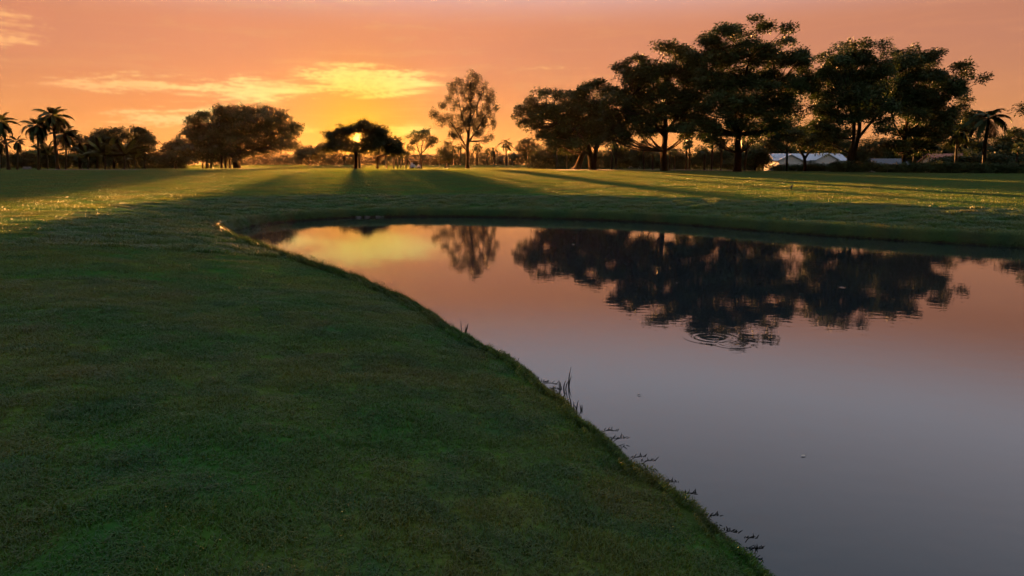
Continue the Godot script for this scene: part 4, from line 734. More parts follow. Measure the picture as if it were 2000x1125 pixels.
func build_grass() -> void:
	var spots := []
	for p in field(1.2, 13.0, 0.17, 41.0):
		var h: float = 0.75 + 0.45 * n_small.get_noise_2d(p[0] * 2.2, p[1] * 2.2) + 0.3 * n_patch.get_noise_2d(p[0] * 2.0, p[1] * 2.0)
		spots.append([p[0], p[1], 1.0, clampf(h, 0.4, 1.4), turf_color(p[0], p[1])])
	sow("lawn_grass", "short dense dewy green grass of the near lawn sloping to the pond", blade_patch(0.26, 260, 0.046, 0.0058, 0.8, 5), spots)
	spots = []
	for p in field(1.2, 12.0, 0.3, 41.0):
		if n_patch.get_noise_2d(p[0] * 5.0 + 7.0, p[1] * 5.0) > 0.12 and rng.randf() < 0.6:
			spots.append([p[0], p[1], rng.randf_range(0.7, 1.3), rng.randf_range(0.6, 1.3), turf_color(p[0], p[1]) * rng.randf_range(0.8, 1.25)])
	sow("lawn_tufts", "scattered taller tufts of coarse grass in the near lawn", blade_patch(0.14, 46, 0.075, 0.006, 1.0, 12), spots)
	spots = []
	for p in field(13.0, 30.0, 0.36, 41.0):
		var h: float = 0.8 + 0.4 * n_small.get_noise_2d(p[0] * 2.0, p[1] * 2.0) + 0.3 * n_patch.get_noise_2d(p[0], p[1])
		spots.append([p[0], p[1], 1.0, clampf(h, 0.4, 1.4), turf_color(p[0], p[1])])
	sow("middle_lawn_grass", "green lawn grass in the middle distance left of the pond", blade_patch(0.55, 420, 0.05, 0.007, 0.7, 6), spots)
	spots = []
	for p in field(30.0, 125.0, 0.85, 40.0):
		if p[2] > 6.8:
			spots.append([p[0], p[1], 1.0, 0.85 + 0.4 * n_patch.get_noise_2d(p[0], p[1]), turf_color(p[0], p[1])])
	sow("fairway_grass", "short fairway grass beyond the pond crossed by long low sunlight", blade_patch(1.25, 420, 0.075, 0.015, 0.6, 8, false), spots)
	spots = []
	for p in field(125.0, 270.0, 2.3, 40.0):
		spots.append([p[0], p[1], 1.0, 0.85 + 0.4 * n_patch.get_noise_2d(p[0], p[1]), turf_color(p[0], p[1])])
	sow("distant_fairway_grass", "distant fairway grass under and behind the trees", blade_patch(3.2, 420, 0.13, 0.05, 0.6, 11, false), spots)
	spots = []
	for p in field(18.0, 52.0, 0.27, 41.0):
		if p[2] + n_patch.get_noise_2d(p[0] * 0.6, p[1] * 0.6) * 0.8 < 6.6:
			var k: float = n_patch.get_noise_2d(p[0] * 2.6, p[1] * 2.6)
			var rough := clampf(0.62 + k * 0.9, 0.35, 1.35) * lerpf(1.0, 0.75, smoothstep(2.0, 7.0, p[2]))
			spots.append([p[0], p[1], 1.0, rough, turf_color(p[0], p[1])])
	sow("bank_grass", "rough tufted dark green grass on the far bank of the pond", blade_patch(0.34, 110, 0.15, 0.011, 0.85, 9), spots)
	spots = []
	for i in RAYS * 3:
		var th := i / 3.0 * TAU / RAYS
		var p := MID + Vector2.from_angle(th) * (shore[(i / 3) % RAYS] + rng.randf_range(0.05, 0.2))
		if p.y < 1.0 and absf(p.x) < -p.y * 0.9 + 3.0:
			var d := p.length()
			spots.append([p.x, p.y, lerpf(0.6, 1.3, smoothstep(5.0, 25.0, d)), lerpf(0.34, 0.8, smoothstep(5.0, 25.0, d)) * rng.randf_range(0.4, 1.3), turf_color(p.x, p.y)])
	sow("shore_grass", "longer grass overhanging the waterline all round the pond edge", blade_patch(0.22, 60, 0.16, 0.007, 1.0, 10), spots)


# ------------------------------------------------------------------ things
func numbered(called: String) -> String:
	var n: int = used.get(called, 0)
	used[called] = n + 1
	return called if n == 0 else "%s_%03d" % [called, n]


func thing(called: String, label: String, category: String, group: String, at: Vector3, turn := 0.0) -> Node3D:
	var o := Node3D.new()
	o.name = numbered(called)
	add_child(o)
	o.position = at
	o.rotation.y = turn
	o.set_meta("label", label)
	o.set_meta("category", category)
	if group:
		o.set_meta("group", group)
	return o


func part(parent: Node3D, called: String, mesh: Mesh, mat: Material, at := Transform3D()) -> MeshInstance3D:
	var o := solid(called, mesh, mat)
	parent.add_child(o, true)
	o.transform = at
	return o


func tube(pts: Array, sides := 7, cap := true) -> ArrayMesh:
	# pts: [x, y, z, radius]; a smooth line is drawn through them
	var p := []
	for i in pts.size() - 1:
		var a0: Array = pts[maxi(i - 1, 0)]
		var a1: Array = pts[i]
		var a2: Array = pts[i + 1]
		var a3: Array = pts[mini(i + 2, pts.size() - 1)]
		var steps := 4 if pts.size() > 2 else 2
		for k in steps:
			var w := k / float(steps)
			p.append([Vector3(a1[0], a1[1], a1[2]).cubic_interpolate(Vector3(a2[0], a2[1], a2[2]), Vector3(a0[0], a0[1], a0[2]), Vector3(a3[0], a3[1], a3[2]), w), lerpf(a1[3], a2[3], w)])
	var e: Array = pts[-1]
	p.append([Vector3(e[0], e[1], e[2]), e[3]])
	var v := PackedVector3Array()
	var nm := PackedVector3Array()
	var ix := PackedInt32Array()
	for i in p.size():
		var d: Vector3 = (p[mini(i + 1, p.size() - 1)][0] - p[maxi(i - 1, 0)][0]).normalized()
		var x := d.cross(Vector3(0.3, 0.1, 1.0)).normalized()
		var y := x.cross(d)
		for s in sides:
			var a := s * TAU / sides
			var n := x * cos(a) + y * sin(a)
			v.append(p[i][0] + n * p[i][1])
			nm.append(n)
	for i in p.size() - 1:
		for s in sides:
			var a := i * sides + s
			var b := i * sides + (s + 1) % sides
			ix.append_array([a, a + sides, b, b, a + sides, b + sides])
	if cap:
		v.append(p[-1][0])
		nm.append((p[-1][0] - p[-2][0]).normalized())
		for s in sides:
			ix.append_array([(p.size() - 1) * sides + s, v.size() - 1, (p.size() - 1) * sides + (s + 1) % sides])
	return packed(v, nm, PackedColorArray(), ix)


func boxes(list: Array, bevel := 0.01) -> ArrayMesh:
	# list of [centre, size] or [centre, size, basis]: boxes with chamfered edges, one mesh
	var st := SurfaceTool.new()
	st.begin(Mesh.PRIMITIVE_TRIANGLES)
	for e in list:
		var h: Vector3 = e[1] / 2.0
		var b := minf(bevel, minf(h.x, minf(h.y, h.z)) * 0.45)
		var q: Basis = e[2] if e.size() > 2 else Basis()
		var at: Vector3 = e[0]
		for ax in 3:
			for s in [-1.0, 1.0]:
				var n := Vector3.ZERO
				n[ax] = s
				var u := Vector3.ZERO
				u[(ax + 1) % 3] = 1.0
				var w := n.cross(u)
				var c := n * h[ax]
				var hu: float = h[(ax + 1) % 3] - b
				var hw: float = h[(ax + 2) % 3] - b
				face(st, at, q, [c - u * hu - w * hw, c + u * hu - w * hw, c + u * hu + w * hw, c - u * hu + w * hw], n)
				# the chamfers beside this face, each pair of faces once
				for t in [-1.0, 1.0]:
					var m: Vector3 = u * t
					var c2: Vector3 = m * h[(ax + 1) % 3]
					face(st, at, q, [c + m * hu - w * hw, c + m * hu + w * hw, c2 + n * (h[ax] - b) + w * hw, c2 + n * (h[ax] - b) - w * hw], (n + m).normalized())
	return st.commit()


func face(st: SurfaceTool, at: Vector3, q: Basis, c: Array, n: Vector3) -> void:
	var turn: bool = (c[1] - c[0]).cross(c[2] - c[0]).dot(n) > 0.0
	for i in ([0, 2, 1, 0, 3, 2] if turn else [0, 1, 2, 0, 2, 3]):
		st.set_normal((q * n).normalized())
		st.add_vertex(at + q * c[i])


# ------------------------------------------------------------------ broadleaved trees
func make_sprays() -> void:
	for s in 5:
		sprays.append(spray(30, 0.75, 0.26, 0.36, 0.19, 100 + s, 0.35))
	for s in 3:
		hanging.append(spray(26, 0.34, 0.75, 0.38, 0.12, 200 + s, 1.6))


func spray(count: int, r: float, thick: float, long: float, wide: float, s: int, droop: float) -> Array:
	# a twig's worth of leaves: each leaf is two triangles folded along its rib
	var q := RandomNumberGenerator.new()
	q.seed = s
	var v := PackedVector3Array()
	var nm := PackedVector3Array()
	for i in count:
		var a := q.randf() * TAU
		var d := sqrt(q.randf()) * r
		var p := Vector3(cos(a) * d, q.randf_range(-1, 1) * thick - d * d * 0.25, sin(a) * d)
		var dir := Vector3(cos(a + q.randf_range(-0.9, 0.9)), q.randf_range(-droop, 0.25), sin(a + q.randf_range(-0.9, 0.9))).normalized()
		var side := dir.cross(Vector3(q.randf_range(-0.6, 0.6), 1, q.randf_range(-0.6, 0.6))).normalized()
		var up := side.cross(dir)
		var l := long * q.randf_range(0.7, 1.25)
		var w := wide * q.randf_range(0.75, 1.25)
		var mid := p + dir * l * 0.5
		var left := mid - side * w * 0.5 + up * w * 0.16
		var right := mid + side * w * 0.5 + up * w * 0.16
		var tip := p + dir * l
		var n1 := (tip - p).cross(left - p).normalized()
		var n2 := (right - p).cross(tip - p).normalized()
		n1 = n1 if n1.dot(up) > 0 else -n1
		n2 = n2 if n2.dot(up) > 0 else -n2
		v.append_array([p, left, tip, p, tip, right])
		nm.append_array([n1, n1, n1, n2, n2, n2])
	return [v, nm]


func crown(lobes: Array, size: float, dens: float, tint: Color, base_y: float, hang := false, level := 0.5) -> ArrayMesh:
	var v := PackedVector3Array()
	var nm := PackedVector3Array()
	var c := PackedColorArray()
	var kinds := hanging if hang else sprays
	for l in lobes:
		var mid := Vector3(l[0], l[1] - base_y, l[2])
		var rad := Vector3(l[3], l[4], l[5])
		var area: float = PI * rad.x * rad.y
		var clumps := maxi(3, int(area / (size * size) * 2.1 * dens + 2.0))
		for k in clumps:
			var dir := Vector3(rng.randfn(), rng.randfn(), rng.randfn()).normalized()
			dir.y = absf(dir.y) if rng.randf() < 0.35 else dir.y
			var reach := pow(rng.randf(), 0.4) * 0.9 if rng.randf() < 0.8 else rng.randf_range(0.95, 1.32)      # some twigs stand out
			var at := mid + dir * rad * reach
			var tone := rng.randf_range(0.75, 1.3)
			for i in 4:
				var off := Vector3(rng.randfn(), rng.randfn() * 0.55, rng.randfn()) * size * 0.34
				var up := (Vector3.UP + dir * level + Vector3(rng.randfn(), rng.randfn(), rng.randfn()) * 0.35).normalized()
				var b := Basis(Quaternion(Vector3.UP, up)) if up.y > -0.95 else Basis()
				b = (b * Basis(Vector3.UP, rng.randf() * TAU)).scaled(Vector3.ONE * size * rng.randf_range(0.7, 1.2))
				var kind: Array = kinds[rng.randi() % kinds.size()]
				var count: int = kind[0].size()
				v.append_array(Transform3D(b, at + off) * kind[0])
				nm.append_array(Transform3D(b.orthonormalized(), Vector3.ZERO) * kind[1])
				var t := tone * rng.randf_range(0.85, 1.15)
				var cc := PackedColorArray()
				cc.resize(count)
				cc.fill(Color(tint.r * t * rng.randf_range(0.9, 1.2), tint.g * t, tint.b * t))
				c.append_array(cc)
	return packed(v, nm, c)


func build_tree(d: Dictionary) -> void:
	var base := ground_at(d.x, d.z, -0.05)
	var o := thing(d.called, d.label, d.category, d.group, base)
	var bark: Material = M.pale_bark if "pale" in d.label else M.bark
	var tops := []
	var first := true
	for t in d.trunks:
		var pts := []
		for p in t:
			pts.append([p[0], p[1] - base.y, p[2], p[3]])
		if first or t[0][1] - base.y < 1.2:
			pts[0][1] = 0.0
			pts.insert(1, [lerpf(pts[0][0], pts[1][0], 0.25), pts[1][1] * 0.25, lerpf(pts[0][2], pts[1][2], 0.25), lerpf(pts[0][3], pts[1][3], 0.7)])
			pts[0][3] *= 1.35
		part(o, "trunk" if first else "limb", tube(pts, 9), bark)
		first = false
		for i in range(1, pts.size()):
			tops.append(pts[i])
	# boughs from the nearest lower point of the trunk to the middle of each clump of leaves
	for l in d.lobes:
		var to := Vector3(l[0], l[1] - base.y, l[2])
		var best: Array = tops[0]
		var far := 1e9
		for t in tops:
			var q := Vector3(t[0], t[1], t[2])
			var cost := q.distance_to(to) + maxf(0.0, q.y - to.y + 0.5) * 2.0
			if cost < far:
				far = cost
				best = t
		var from := Vector3(best[0], best[1], best[2])
		if from.distance_to(to) < 0.6:
			continue
		var bend := from.lerp(to, 0.5) + Vector3(rng.randf_range(-0.3, 0.3), -0.08 * from.distance_to(to), rng.randf_range(-0.3, 0.3))
		var r: float = minf(best[3] * 0.6, 0.16)
		part(o, "bough", tube([[from.x, from.y, from.z, r], [bend.x, bend.y, bend.z, r * 0.7], [to.x, to.y, to.z, r * 0.35]], 5), bark)
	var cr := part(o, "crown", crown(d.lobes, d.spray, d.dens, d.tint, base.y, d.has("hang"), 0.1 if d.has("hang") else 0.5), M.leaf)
	cr.set_meta("kind", "stuff")


# ------------------------------------------------------------------ palms
func feather(droop: float, s: int, pairs := 26, stiff := 0.5) -> ArrayMesh:
	# a frond of length 1 along +x: a rib that arches over and leaflets on both sides
	var q := RandomNumberGenerator.new()
	q.seed = s
	var v := PackedVector3Array()
	var nm := PackedVector3Array()
	var c := PackedColorArray()
	var p := Vector3.ZERO
	var a := 0.0
	var steps := 26
	var rib := [p]
	for i in steps:
		a -= droop / steps * (0.4 + 1.2 * i / steps)
		p += Vector3(cos(a), sin(a), 0) / steps
		rib.append(p)
	for i in steps:
		var w := 0.016 * (1.0 - 0.8 * i / steps)
		for sd in [Vector3(0, 0, w), Vector3(0, w, 0)]:
			var n: Vector3 = (rib[i + 1] - rib[i]).cross(sd).normalized()
			for z in [rib[i] - sd, rib[i + 1] - sd, rib[i] + sd, rib[i] + sd, rib[i + 1] - sd, rib[i + 1] + sd]:
				v.append(z)
				nm.append(n)
				c.append(Color(1.3, 1.1, 0.8))
	for i in pairs:
		var f := 0.16 + 0.84 * i / float(pairs - 1)
		var k := mini(int(f * steps), steps - 1)
		var dir: Vector3 = (rib[k + 1] - rib[k]).normalized()
		var at: Vector3 = rib[k].lerp(rib[k + 1], f * steps - k)
		var long := 0.30 * pow(sin(PI * clampf(0.16 + 0.78 * f, 0.0, 1.0)), 0.6)
		for sd in [-1.0, 1.0]:
			var l := long * q.randf_range(0.8, 1.1)
			var out := (dir * 0.75 + Vector3(0, q.randf_range(-0.55, 0.0) * (1.3 - stiff), sd)).normalized()
			var tip := at + out * l + Vector3(0, -l * (0.75 - 0.6 * stiff), 0)
			var half := at + out * l * 0.55 + Vector3(0, -l * 0.12, 0)
			var w := dir * 0.023
			var tone := Color(1, 1, 1) * q.randf_range(0.75, 1.25)
			tone.a = 1.0
			var n := (half - at).cross(dir).normalized()
			n = n if n.y > 0 else -n
			for z in [at - w * 0.5, half - w, at + w * 0.5, at + w * 0.5, half - w, half + w, half - w, tip, half + w]:
				v.append(z)
				nm.append(n)
				c.append(tone)
	return packed(v, nm, c)


func fan(s: int) -> ArrayMesh:
	# a fan leaf of length 1 along +x: stalk and a pleated round of rays
	var q := RandomNumberGenerator.new()
	q.seed = s
	var v := PackedVector3Array()
	var nm := PackedVector3Array()
	var c := PackedColorArray()
	var hub := Vector3(0.42, 0.04, 0)
	for z in [Vector3(0, 0, -0.012), hub, Vector3(0, 0, 0.012)]:
		v.append(z)
		nm.append(Vector3.UP)
		c.append(Color(1.2, 1.1, 0.8))
	for i in 17:
		var a := lerpf(-2.1, 2.1, i / 16.0)
		var l := 0.58 * (0.72 + 0.28 * cos(a * 0.7)) * q.randf_range(0.85, 1.1)
		var d := Vector3(cos(a), 0, sin(a))
		var w := Vector3(-sin(a), 0, cos(a)) * 0.045
		var half := hub + d * l * 0.6 + Vector3(0, q.randf_range(-0.04, 0.03), 0)
		var tip := hub + d * l + Vector3(0, -l * q.randf_range(0.15, 0.45), 0)
		var tone := Color(1, 1, 1) * q.randf_range(0.7, 1.3)
		tone.a = 1.0
		for z in [hub, half - w, half + w, half - w, tip, half + w]:
			v.append(z)
			nm.append(Vector3(0, 1, 0))
			c.append(tone)
	return packed(v, nm, c)


func make_fronds() -> void:
	fronds.coconut = [feather(1.5, 31, 32), feather(2.0, 32, 32), feather(1.2, 33, 32)]
	fronds.young = [feather(0.9, 34, 22, 0.7), feather(1.2, 35, 22, 0.7), feather(0.6, 36, 22, 0.7)]
	fronds.royal = [feather(1.6, 37, 30, 0.3), feather(1.2, 38, 30, 0.3), feather(2.0, 39, 30, 0.3)]
	fronds.cabbage = [fan(41), fan(42), fan(43)]
	for k in [["coconut", Color(0.042, 0.052, 0.016)], ["young", Color(0.085, 0.088, 0.020)], ["royal", Color(0.034, 0.052, 0.020)], ["cabbage", Color(0.046, 0.062, 0.026)]]:
		var m: StandardMaterial3D = M.leaf.duplicate()
		m.albedo_color = k[1].linear_to_srgb()
		M["frond_" + k[0]] = m


func build_palm(d: Dictionary) -> void:
	var base := ground_at(d.x, d.z, -0.05)
	var o := thing(d.kind + ("_palm"), d.label, "palm", d.group, base)
	var top: Vector3 = d.top - Vector3(0, base.y, 0)
	var r: float = d.r
	var bow := Vector3(top.x * 0.25, 0, rng.randf_range(-0.3, 0.3))
	var pts := []
	for i in 9:
		var s := i / 8.0
		var p := Vector3(top.x * s * s + bow.x * sin(PI * s) * 0.4, top.y * s, bow.z * sin(PI * s))
		var rr := r * lerpf(1.0, 0.72, s)
		if d.kind == "royal":
			rr = r * (0.82 + 0.22 * sin(PI * clampf(s * 1.2, 0, 1)) - 0.18 * s)
		elif d.kind == "cabbage":
			rr = r * (0.95 + 0.1 * sin(s * 40.0))
		if i == 0:
			rr *= 1.45 if d.kind == "coconut" else 1.15
		pts.append([p.x, p.y, p.z, rr])
	var kind: String = d.kind
	part(o, "trunk", tube(pts, 9), M.cabbage_bark if kind == "cabbage" else M.palm_bark)
	var head := top
	if kind == "royal":
		var f: float = d.frond
		part(o, "crownshaft", tube([[head.x, head.y - 0.05, head.z, r * 0.8], [head.x, head.y + f * 0.14, head.z, r * 0.75], [head.x, head.y + f * 0.36, head.z, r * 0.3]], 9), M.shaft)
		head.y += f * 0.3
	var shapes: Array = fronds[kind]
	var n: int = d.count
	for i in n:
		var s := i / float(n - 1)                               # 0 the youngest, upright; 1 the oldest, hanging
		var pitch := lerpf(1.35, -0.75, pow(s, 0.8))
		if kind == "young":
			pitch = lerpf(1.4, 0.35, s)
		elif kind == "cabbage":
			pitch = lerpf(1.5, -0.9, s)
		elif kind == "royal":
			pitch = lerpf(1.3, -0.6, s)
		pitch += rng.randf_range(-0.12, 0.12)
		var yaw := i * 2.39996 + rng.randf_range(-0.25, 0.25)
		var b := Basis(Vector3.UP, yaw) * Basis(Vector3.BACK, pitch) * Basis(Vector3.RIGHT, rng.randf_range(-0.3, 0.3))
		var l: float = d.frond * rng.randf_range(0.85, 1.1) * (0.8 if s < 0.15 else 1.0)
		part(o, "frond", shapes[(i + int(s * 2.0)) % 3] if s > 0.3 else shapes[2], M["frond_" + kind], Transform3D(b.scaled(Vector3.ONE * l), head))


# ------------------------------------------------------------------ hedges and thickets
func row_lobes(x0: float, x1: float, y0: float, y1: float, r: float, deep: float, wave := 0.0) -> Array:
	# lobes side by side, in metres from the base
	var a := []
	var x := x0
	while x <= x1:
		var top := y1 + wave * n_patch.get_noise_2d(x * 0.35, y1 * 9.0)
		a.append([x, (y0 + top) / 2.0, rng.randf_range(-0.5, 0.5) * deep, r * 1.2, (top - y0) / 2.0, deep])
		x += r * 1.35
	return a


func green_mass(called: String, label: String, category: String, px: float, depth: float, lobes: Array, size: float, dens: float, tint: Color, stuff: bool, turn := 0.0) -> Node3D:
	var base := ground_at(px, -depth, -0.05)
	var o := thing(called, label, category, "", base, turn)
	var f := part(o, "foliage", crown(lobes, size, dens, tint, 0.0), M.leaf)
	f.set_meta("kind", "stuff")
	if stuff:
		o.set_meta("kind", "stuff")
	return o


func build_hedges() -> void:
	var h := green_mass("hedge", "long clipped dark hedge along the right side of the lawn", "hedge", 47.33, 80.0, row_lobes(-11.0, 16.0, 0.0, 1.15, 0.7, 0.7, 0.25), 0.42, 1.5, Color(0.028, 0.044, 0.016), false, -0.16)
	for i in 12:
		part(h, "stem", tube([[-10.0 + i * 2.2, -0.3, 0, 0.05], [-10.0 + i * 2.2, 0.6, 0, 0.03]], 5), M.bark)
	h = green_mass("hedge", "low dark hedge in front of the white roofed house", "hedge", 43.22, 104.0, row_lobes(-5.5, 5.0, 0.0, 1.15, 0.6, 0.6, 0.4), 0.42, 1.4, Color(0.026, 0.040, 0.015), false, -0.1)
	for i in 6:
		part(h, "stem", tube([[-5.0 + i * 1.9, -0.3, 0, 0.05], [-5.0 + i * 1.9, 0.5, 0, 0.03]], 5), M.bark)


func build_thickets() -> void:
	# far woods that read as one mass
	green_mass("thicket", "dark undergrowth closing the view behind the coconut palms", "thicket", -98.79, 165.0, row_lobes(-30.0, 24.0, -0.6, 4.0, 2.2, 1.8, 1.6), 1.1, 1.5, Color(0.028, 0.032, 0.012), true)
	green_mass("thicket", "hazy far woods low on the horizon under the sun", "thicket", -91.71, 420.0, row_lobes(-70.0, 60.0, -0.8, 6.0, 4.5, 3.5, 3.0), 2.2, 1.3, Color(0.036, 0.034, 0.013), true)
	green_mass("thicket", "dark woods behind the distant palms at the centre", "thicket", -7.29, 345.0, row_lobes(-40.0, 66.0, -0.8, 5.6, 4.0, 3.2, 3.0), 2.0, 1.4, Color(0.030, 0.032, 0.013), true)
	green_mass("thicket", "dark undergrowth between the trunks of the big trees", "thicket", 31.56, 140.0, row_lobes(-26.0, 16.0, -0.6, 4.0, 1.9, 1.5, 2.0), 0.95, 1.5, Color(0.026, 0.036, 0.014), true)
	green_mass("thicket", "dark garden greenery behind the houses on the right", "thicket", 88.33, 165.0, row_lobes(-36.0, 40.0, -0.6, 7.5, 3.0, 2.4, 3.0), 1.3, 1.5, Color(0.024, 0.034, 0.014), true)
	green_mass("thicket", "dark garden shrubs behind the hedge at the right edge", "thicket", 64.92, 96.0, row_lobes(-8.0, 10.0, -0.5, 2.6, 1.4, 1.2, 1.2), 0.8, 1.3, Color(0.026, 0.038, 0.016), true)


# ------------------------------------------------------------------ houses
func gable(w: float, d: float, eave: float, rise: float) -> ArrayMesh:
	# walls closed by two gables on the +z and -z sides
	var st := SurfaceTool.new()
	st.begin(Mesh.PRIMITIVE_TRIANGLES)
	var x := w / 2.0
	var z := d / 2.0
	for s in [-1.0, 1.0]:
		face(st, Vector3.ZERO, Basis(), [Vector3(-x, -0.6, z * s), Vector3(x, -0.6, z * s), Vector3(x, eave, z * s), Vector3(-x, eave, z * s)], Vector3(0, 0, s))
		face(st, Vector3.ZERO, Basis(), [Vector3(-x, eave, z * s), Vector3(x, eave, z * s), Vector3(0, eave + rise, z * s), Vector3(0, eave + rise, z * s)], Vector3(0, 0, s))
		face(st, Vector3.ZERO, Basis(), [Vector3(x * s, -0.6, -z), Vector3(x * s, -0.6, z), Vector3(x * s, eave, z), Vector3(x * s, eave, -z)], Vector3(s, 0, 0))
	return st.commit()


func roof_slabs(w: float, d: float, eave: float, rise: float, over: float) -> ArrayMesh:
	var run := w / 2.0
	var pitch := atan2(rise, run)
	var long := (run + over) / cos(pitch)
	var list := []
	for s in [-1.0, 1.0]:
		var b := Basis(Vector3.BACK, -pitch * s)
		list.append([Vector3(s * (run + over) / 2.0, eave + rise - (run + over) / 2.0 * tan(pitch) + 0.12, 0), Vector3(long, 0.14, d + over * 2.0), b])
		var k := -d / 2.0
		while k <= d / 2.0:                                 # standing seams
			list.append([Vector3(s * (run + over) / 2.0, eave + rise - (run + over) / 2.0 * tan(pitch) + 0.21, k), Vector3(long, 0.05, 0.05), b])
			k += 0.6
	return boxes(list, 0.01)


func window(o: Node3D, at: Vector3, w: float, h: float, turn := 0.0) -> void:
	var b := Basis(Vector3.UP, turn)
	var f := part(o, "window", boxes([[Vector3(0, h / 2 + 0.04, 0), Vector3(w + 0.16, 0.08, 0.1)], [Vector3(0, -h / 2 - 0.04, 0), Vector3(w + 0.2, 0.08, 0.14)], [Vector3(-w / 2 - 0.04, 0, 0), Vector3(0.08, h, 0.1)], [Vector3(w / 2 + 0.04, 0, 0), Vector3(0.08, h, 0.1)], [Vector3.ZERO, Vector3(0.05, h, 0.08)]]), M.trim, Transform3D(b, at))
	part(f, "pane", boxes([[Vector3(0, 0, -0.01), Vector3(w, h, 0.03)]], 0.002), M.glass)


func build_houses() -> void:
	# the white roofed house: two wings with gables to the lawn and a long roof between
	var p := ground_at(56.21, -140.0)
	var o := thing("house", "pale house with white metal roof and two gables beyond the hedge", "house", "", p)
	var e := 3.56 - p.y
	part(o, "wall", gable(4.2, 6.0, e, 1.0), M.white_wall, Transform3D(Basis(), Vector3(-4.6, 0, 2.0)))
	part(o, "roof", roof_slabs(4.2, 6.0, e, 1.0, 0.35), M.white_roof, Transform3D(Basis(), Vector3(-4.6, 0, 2.0)))
	part(o, "wall", gable(4.0, 5.0, e + 0.1, 1.1), M.white_wall, Transform3D(Basis(), Vector3(2.3, 0, 2.4)))
	part(o, "roof", roof_slabs(4.0, 5.0, e + 0.1, 1.1, 0.3), M.white_roof, Transform3D(Basis(), Vector3(2.3, 0, 2.4)))
	part(o, "wall", gable(6.4, 13.2, e, 1.2), M.white_wall, Transform3D(Basis(Vector3.UP, PI / 2), Vector3(0.4, 0, -1.0)))
	part(o, "roof", roof_slabs(6.4, 13.2, e, 1.2, 0.4), M.white_roof, Transform3D(Basis(Vector3.UP, PI / 2), Vector3(0.4, 0, -1.0)))
	window(o, Vector3(-4.9, 1.35, 5.03), 1.3, 1.0)
	window(o, Vector3(2.0, 1.4, 4.93), 1.2, 1.0)
	window(o, Vector3(-1.2, 1.35, 2.23), 1.2, 1.1)
	part(o, "door", boxes([[Vector3(0.0, 1.05, 2.24), Vector3(0.95, 2.1, 0.08)]], 0.01), M.grey_roof)
	p = ground_at(77.13, -150.0)
	o = thing("house", "low house with long grey roof seen between the trunks of the big trees", "house", "", p)
	e = 2.81 - p.y
	part(o, "wall", gable(6.0, 6.0, e, 1.1), M.white_wall, Transform3D(Basis(Vector3.UP, PI / 2), Vector3.ZERO))
	part(o, "roof", roof_slabs(6.0, 6.0, e, 1.1, 0.3), M.grey_roof, Transform3D(Basis(Vector3.UP, PI / 2), Vector3.ZERO))
	window(o, Vector3(-2.0, 1.0, 3.03), 1.2, 0.8)
	window(o, Vector3(1.8, 1.0, 3.03), 1.2, 0.8)
	p = ground_at(75.9, -125.0)
	o = thing("house", "tan house with red tiled roof behind the right hand hedge", "house", "", p)
	e = 3.26 - p.y
	part(o, "wall", gable(5.5, 8.5, e, 1.2), M.tan_wall, Transform3D(Basis(Vector3.UP, PI / 2), Vector3.ZERO))
	part(o, "roof", roof_slabs(5.5, 8.5, e, 1.2, 0.4), M.red_roof, Transform3D(Basis(Vector3.UP, PI / 2), Vector3.ZERO))
	part(o, "wall", gable(3.0, 3.0, e - 0.2, 0.9), M.tan_wall, Transform3D(Basis(), Vector3(-2.6, 0, 2.6)))
	part(o, "roof", roof_slabs(3.0, 3.0, e - 0.2, 0.9, 0.3), M.red_roof, Transform3D(Basis(), Vector3(-2.6, 0, 2.6)))
	window(o, Vector3(-2.6, 1.3, 4.13), 1.2, 1.0)
	window(o, Vector3(1.4, 1.3, 2.78), 1.3, 1.0)
	p = ground_at(26.94, -150.0)
	o = thing("house", "low grey roofed building behind the cabbage palms", "house", "", p)
	e = 2.71 - p.y + 0.3
	part(o, "wall", gable(5.0, 5.5, e, 1.1), M.white_wall, Transform3D(Basis(Vector3.UP, PI / 2), Vector3.ZERO))
	part(o, "roof", roof_slabs(5.0, 5.5, e, 1.1, 0.4), M.grey_roof, Transform3D(Basis(Vector3.UP, PI / 2), Vector3.ZERO))
	p = ground_at(0.74, -352.0)
	o = thing("house", "white building glimpsed through the distant palms at the centre", "house", "", p)
	e = 7.27 - p.y
	part(o, "wall", gable(4.2, 6.0, e, 2.0), M.white_paint, Transform3D())
	part(o, "roof", roof_slabs(4.2, 6.0, e, 2.0, 0.35), M.white_roof, Transform3D())
	window(o, Vector3(0, e - 0.9, 3.03), 1.3, 1.2)
	# a pale car by the house
	p = ground_at(46.79, -128.0)
	o = thing("parked_car", "pale car parked before the left gable of the white roofed house", "car", "", p, 0.1)
	part(o, "body", hull([[-2.1, 0.45, 0.35], [-2.15, 0.75, 0.35], [-1.2, 0.95, 0.35], [-0.6, 1.45, 0.35], [0.9, 1.45, 0.35], [1.6, 0.98, 0.35], [2.1, 0.9, 0.35], [2.15, 0.45, 0.35]], 1.7), M.white_paint)
	part(o, "windscreen", boxes([[Vector3(0.1, 1.2, 0), Vector3(1.9, 0.32, 1.72)]], 0.02), M.glass)
	for q in [Vector3(-1.35, 0.32, 0.78), Vector3(1.35, 0.32, 0.78), Vector3(-1.35, 0.32, -0.78), Vector3(1.35, 0.32, -0.78)]:
		part(o, "wheel", wheel(0.32, 0.2), M.rubber, Transform3D(Basis(), q))


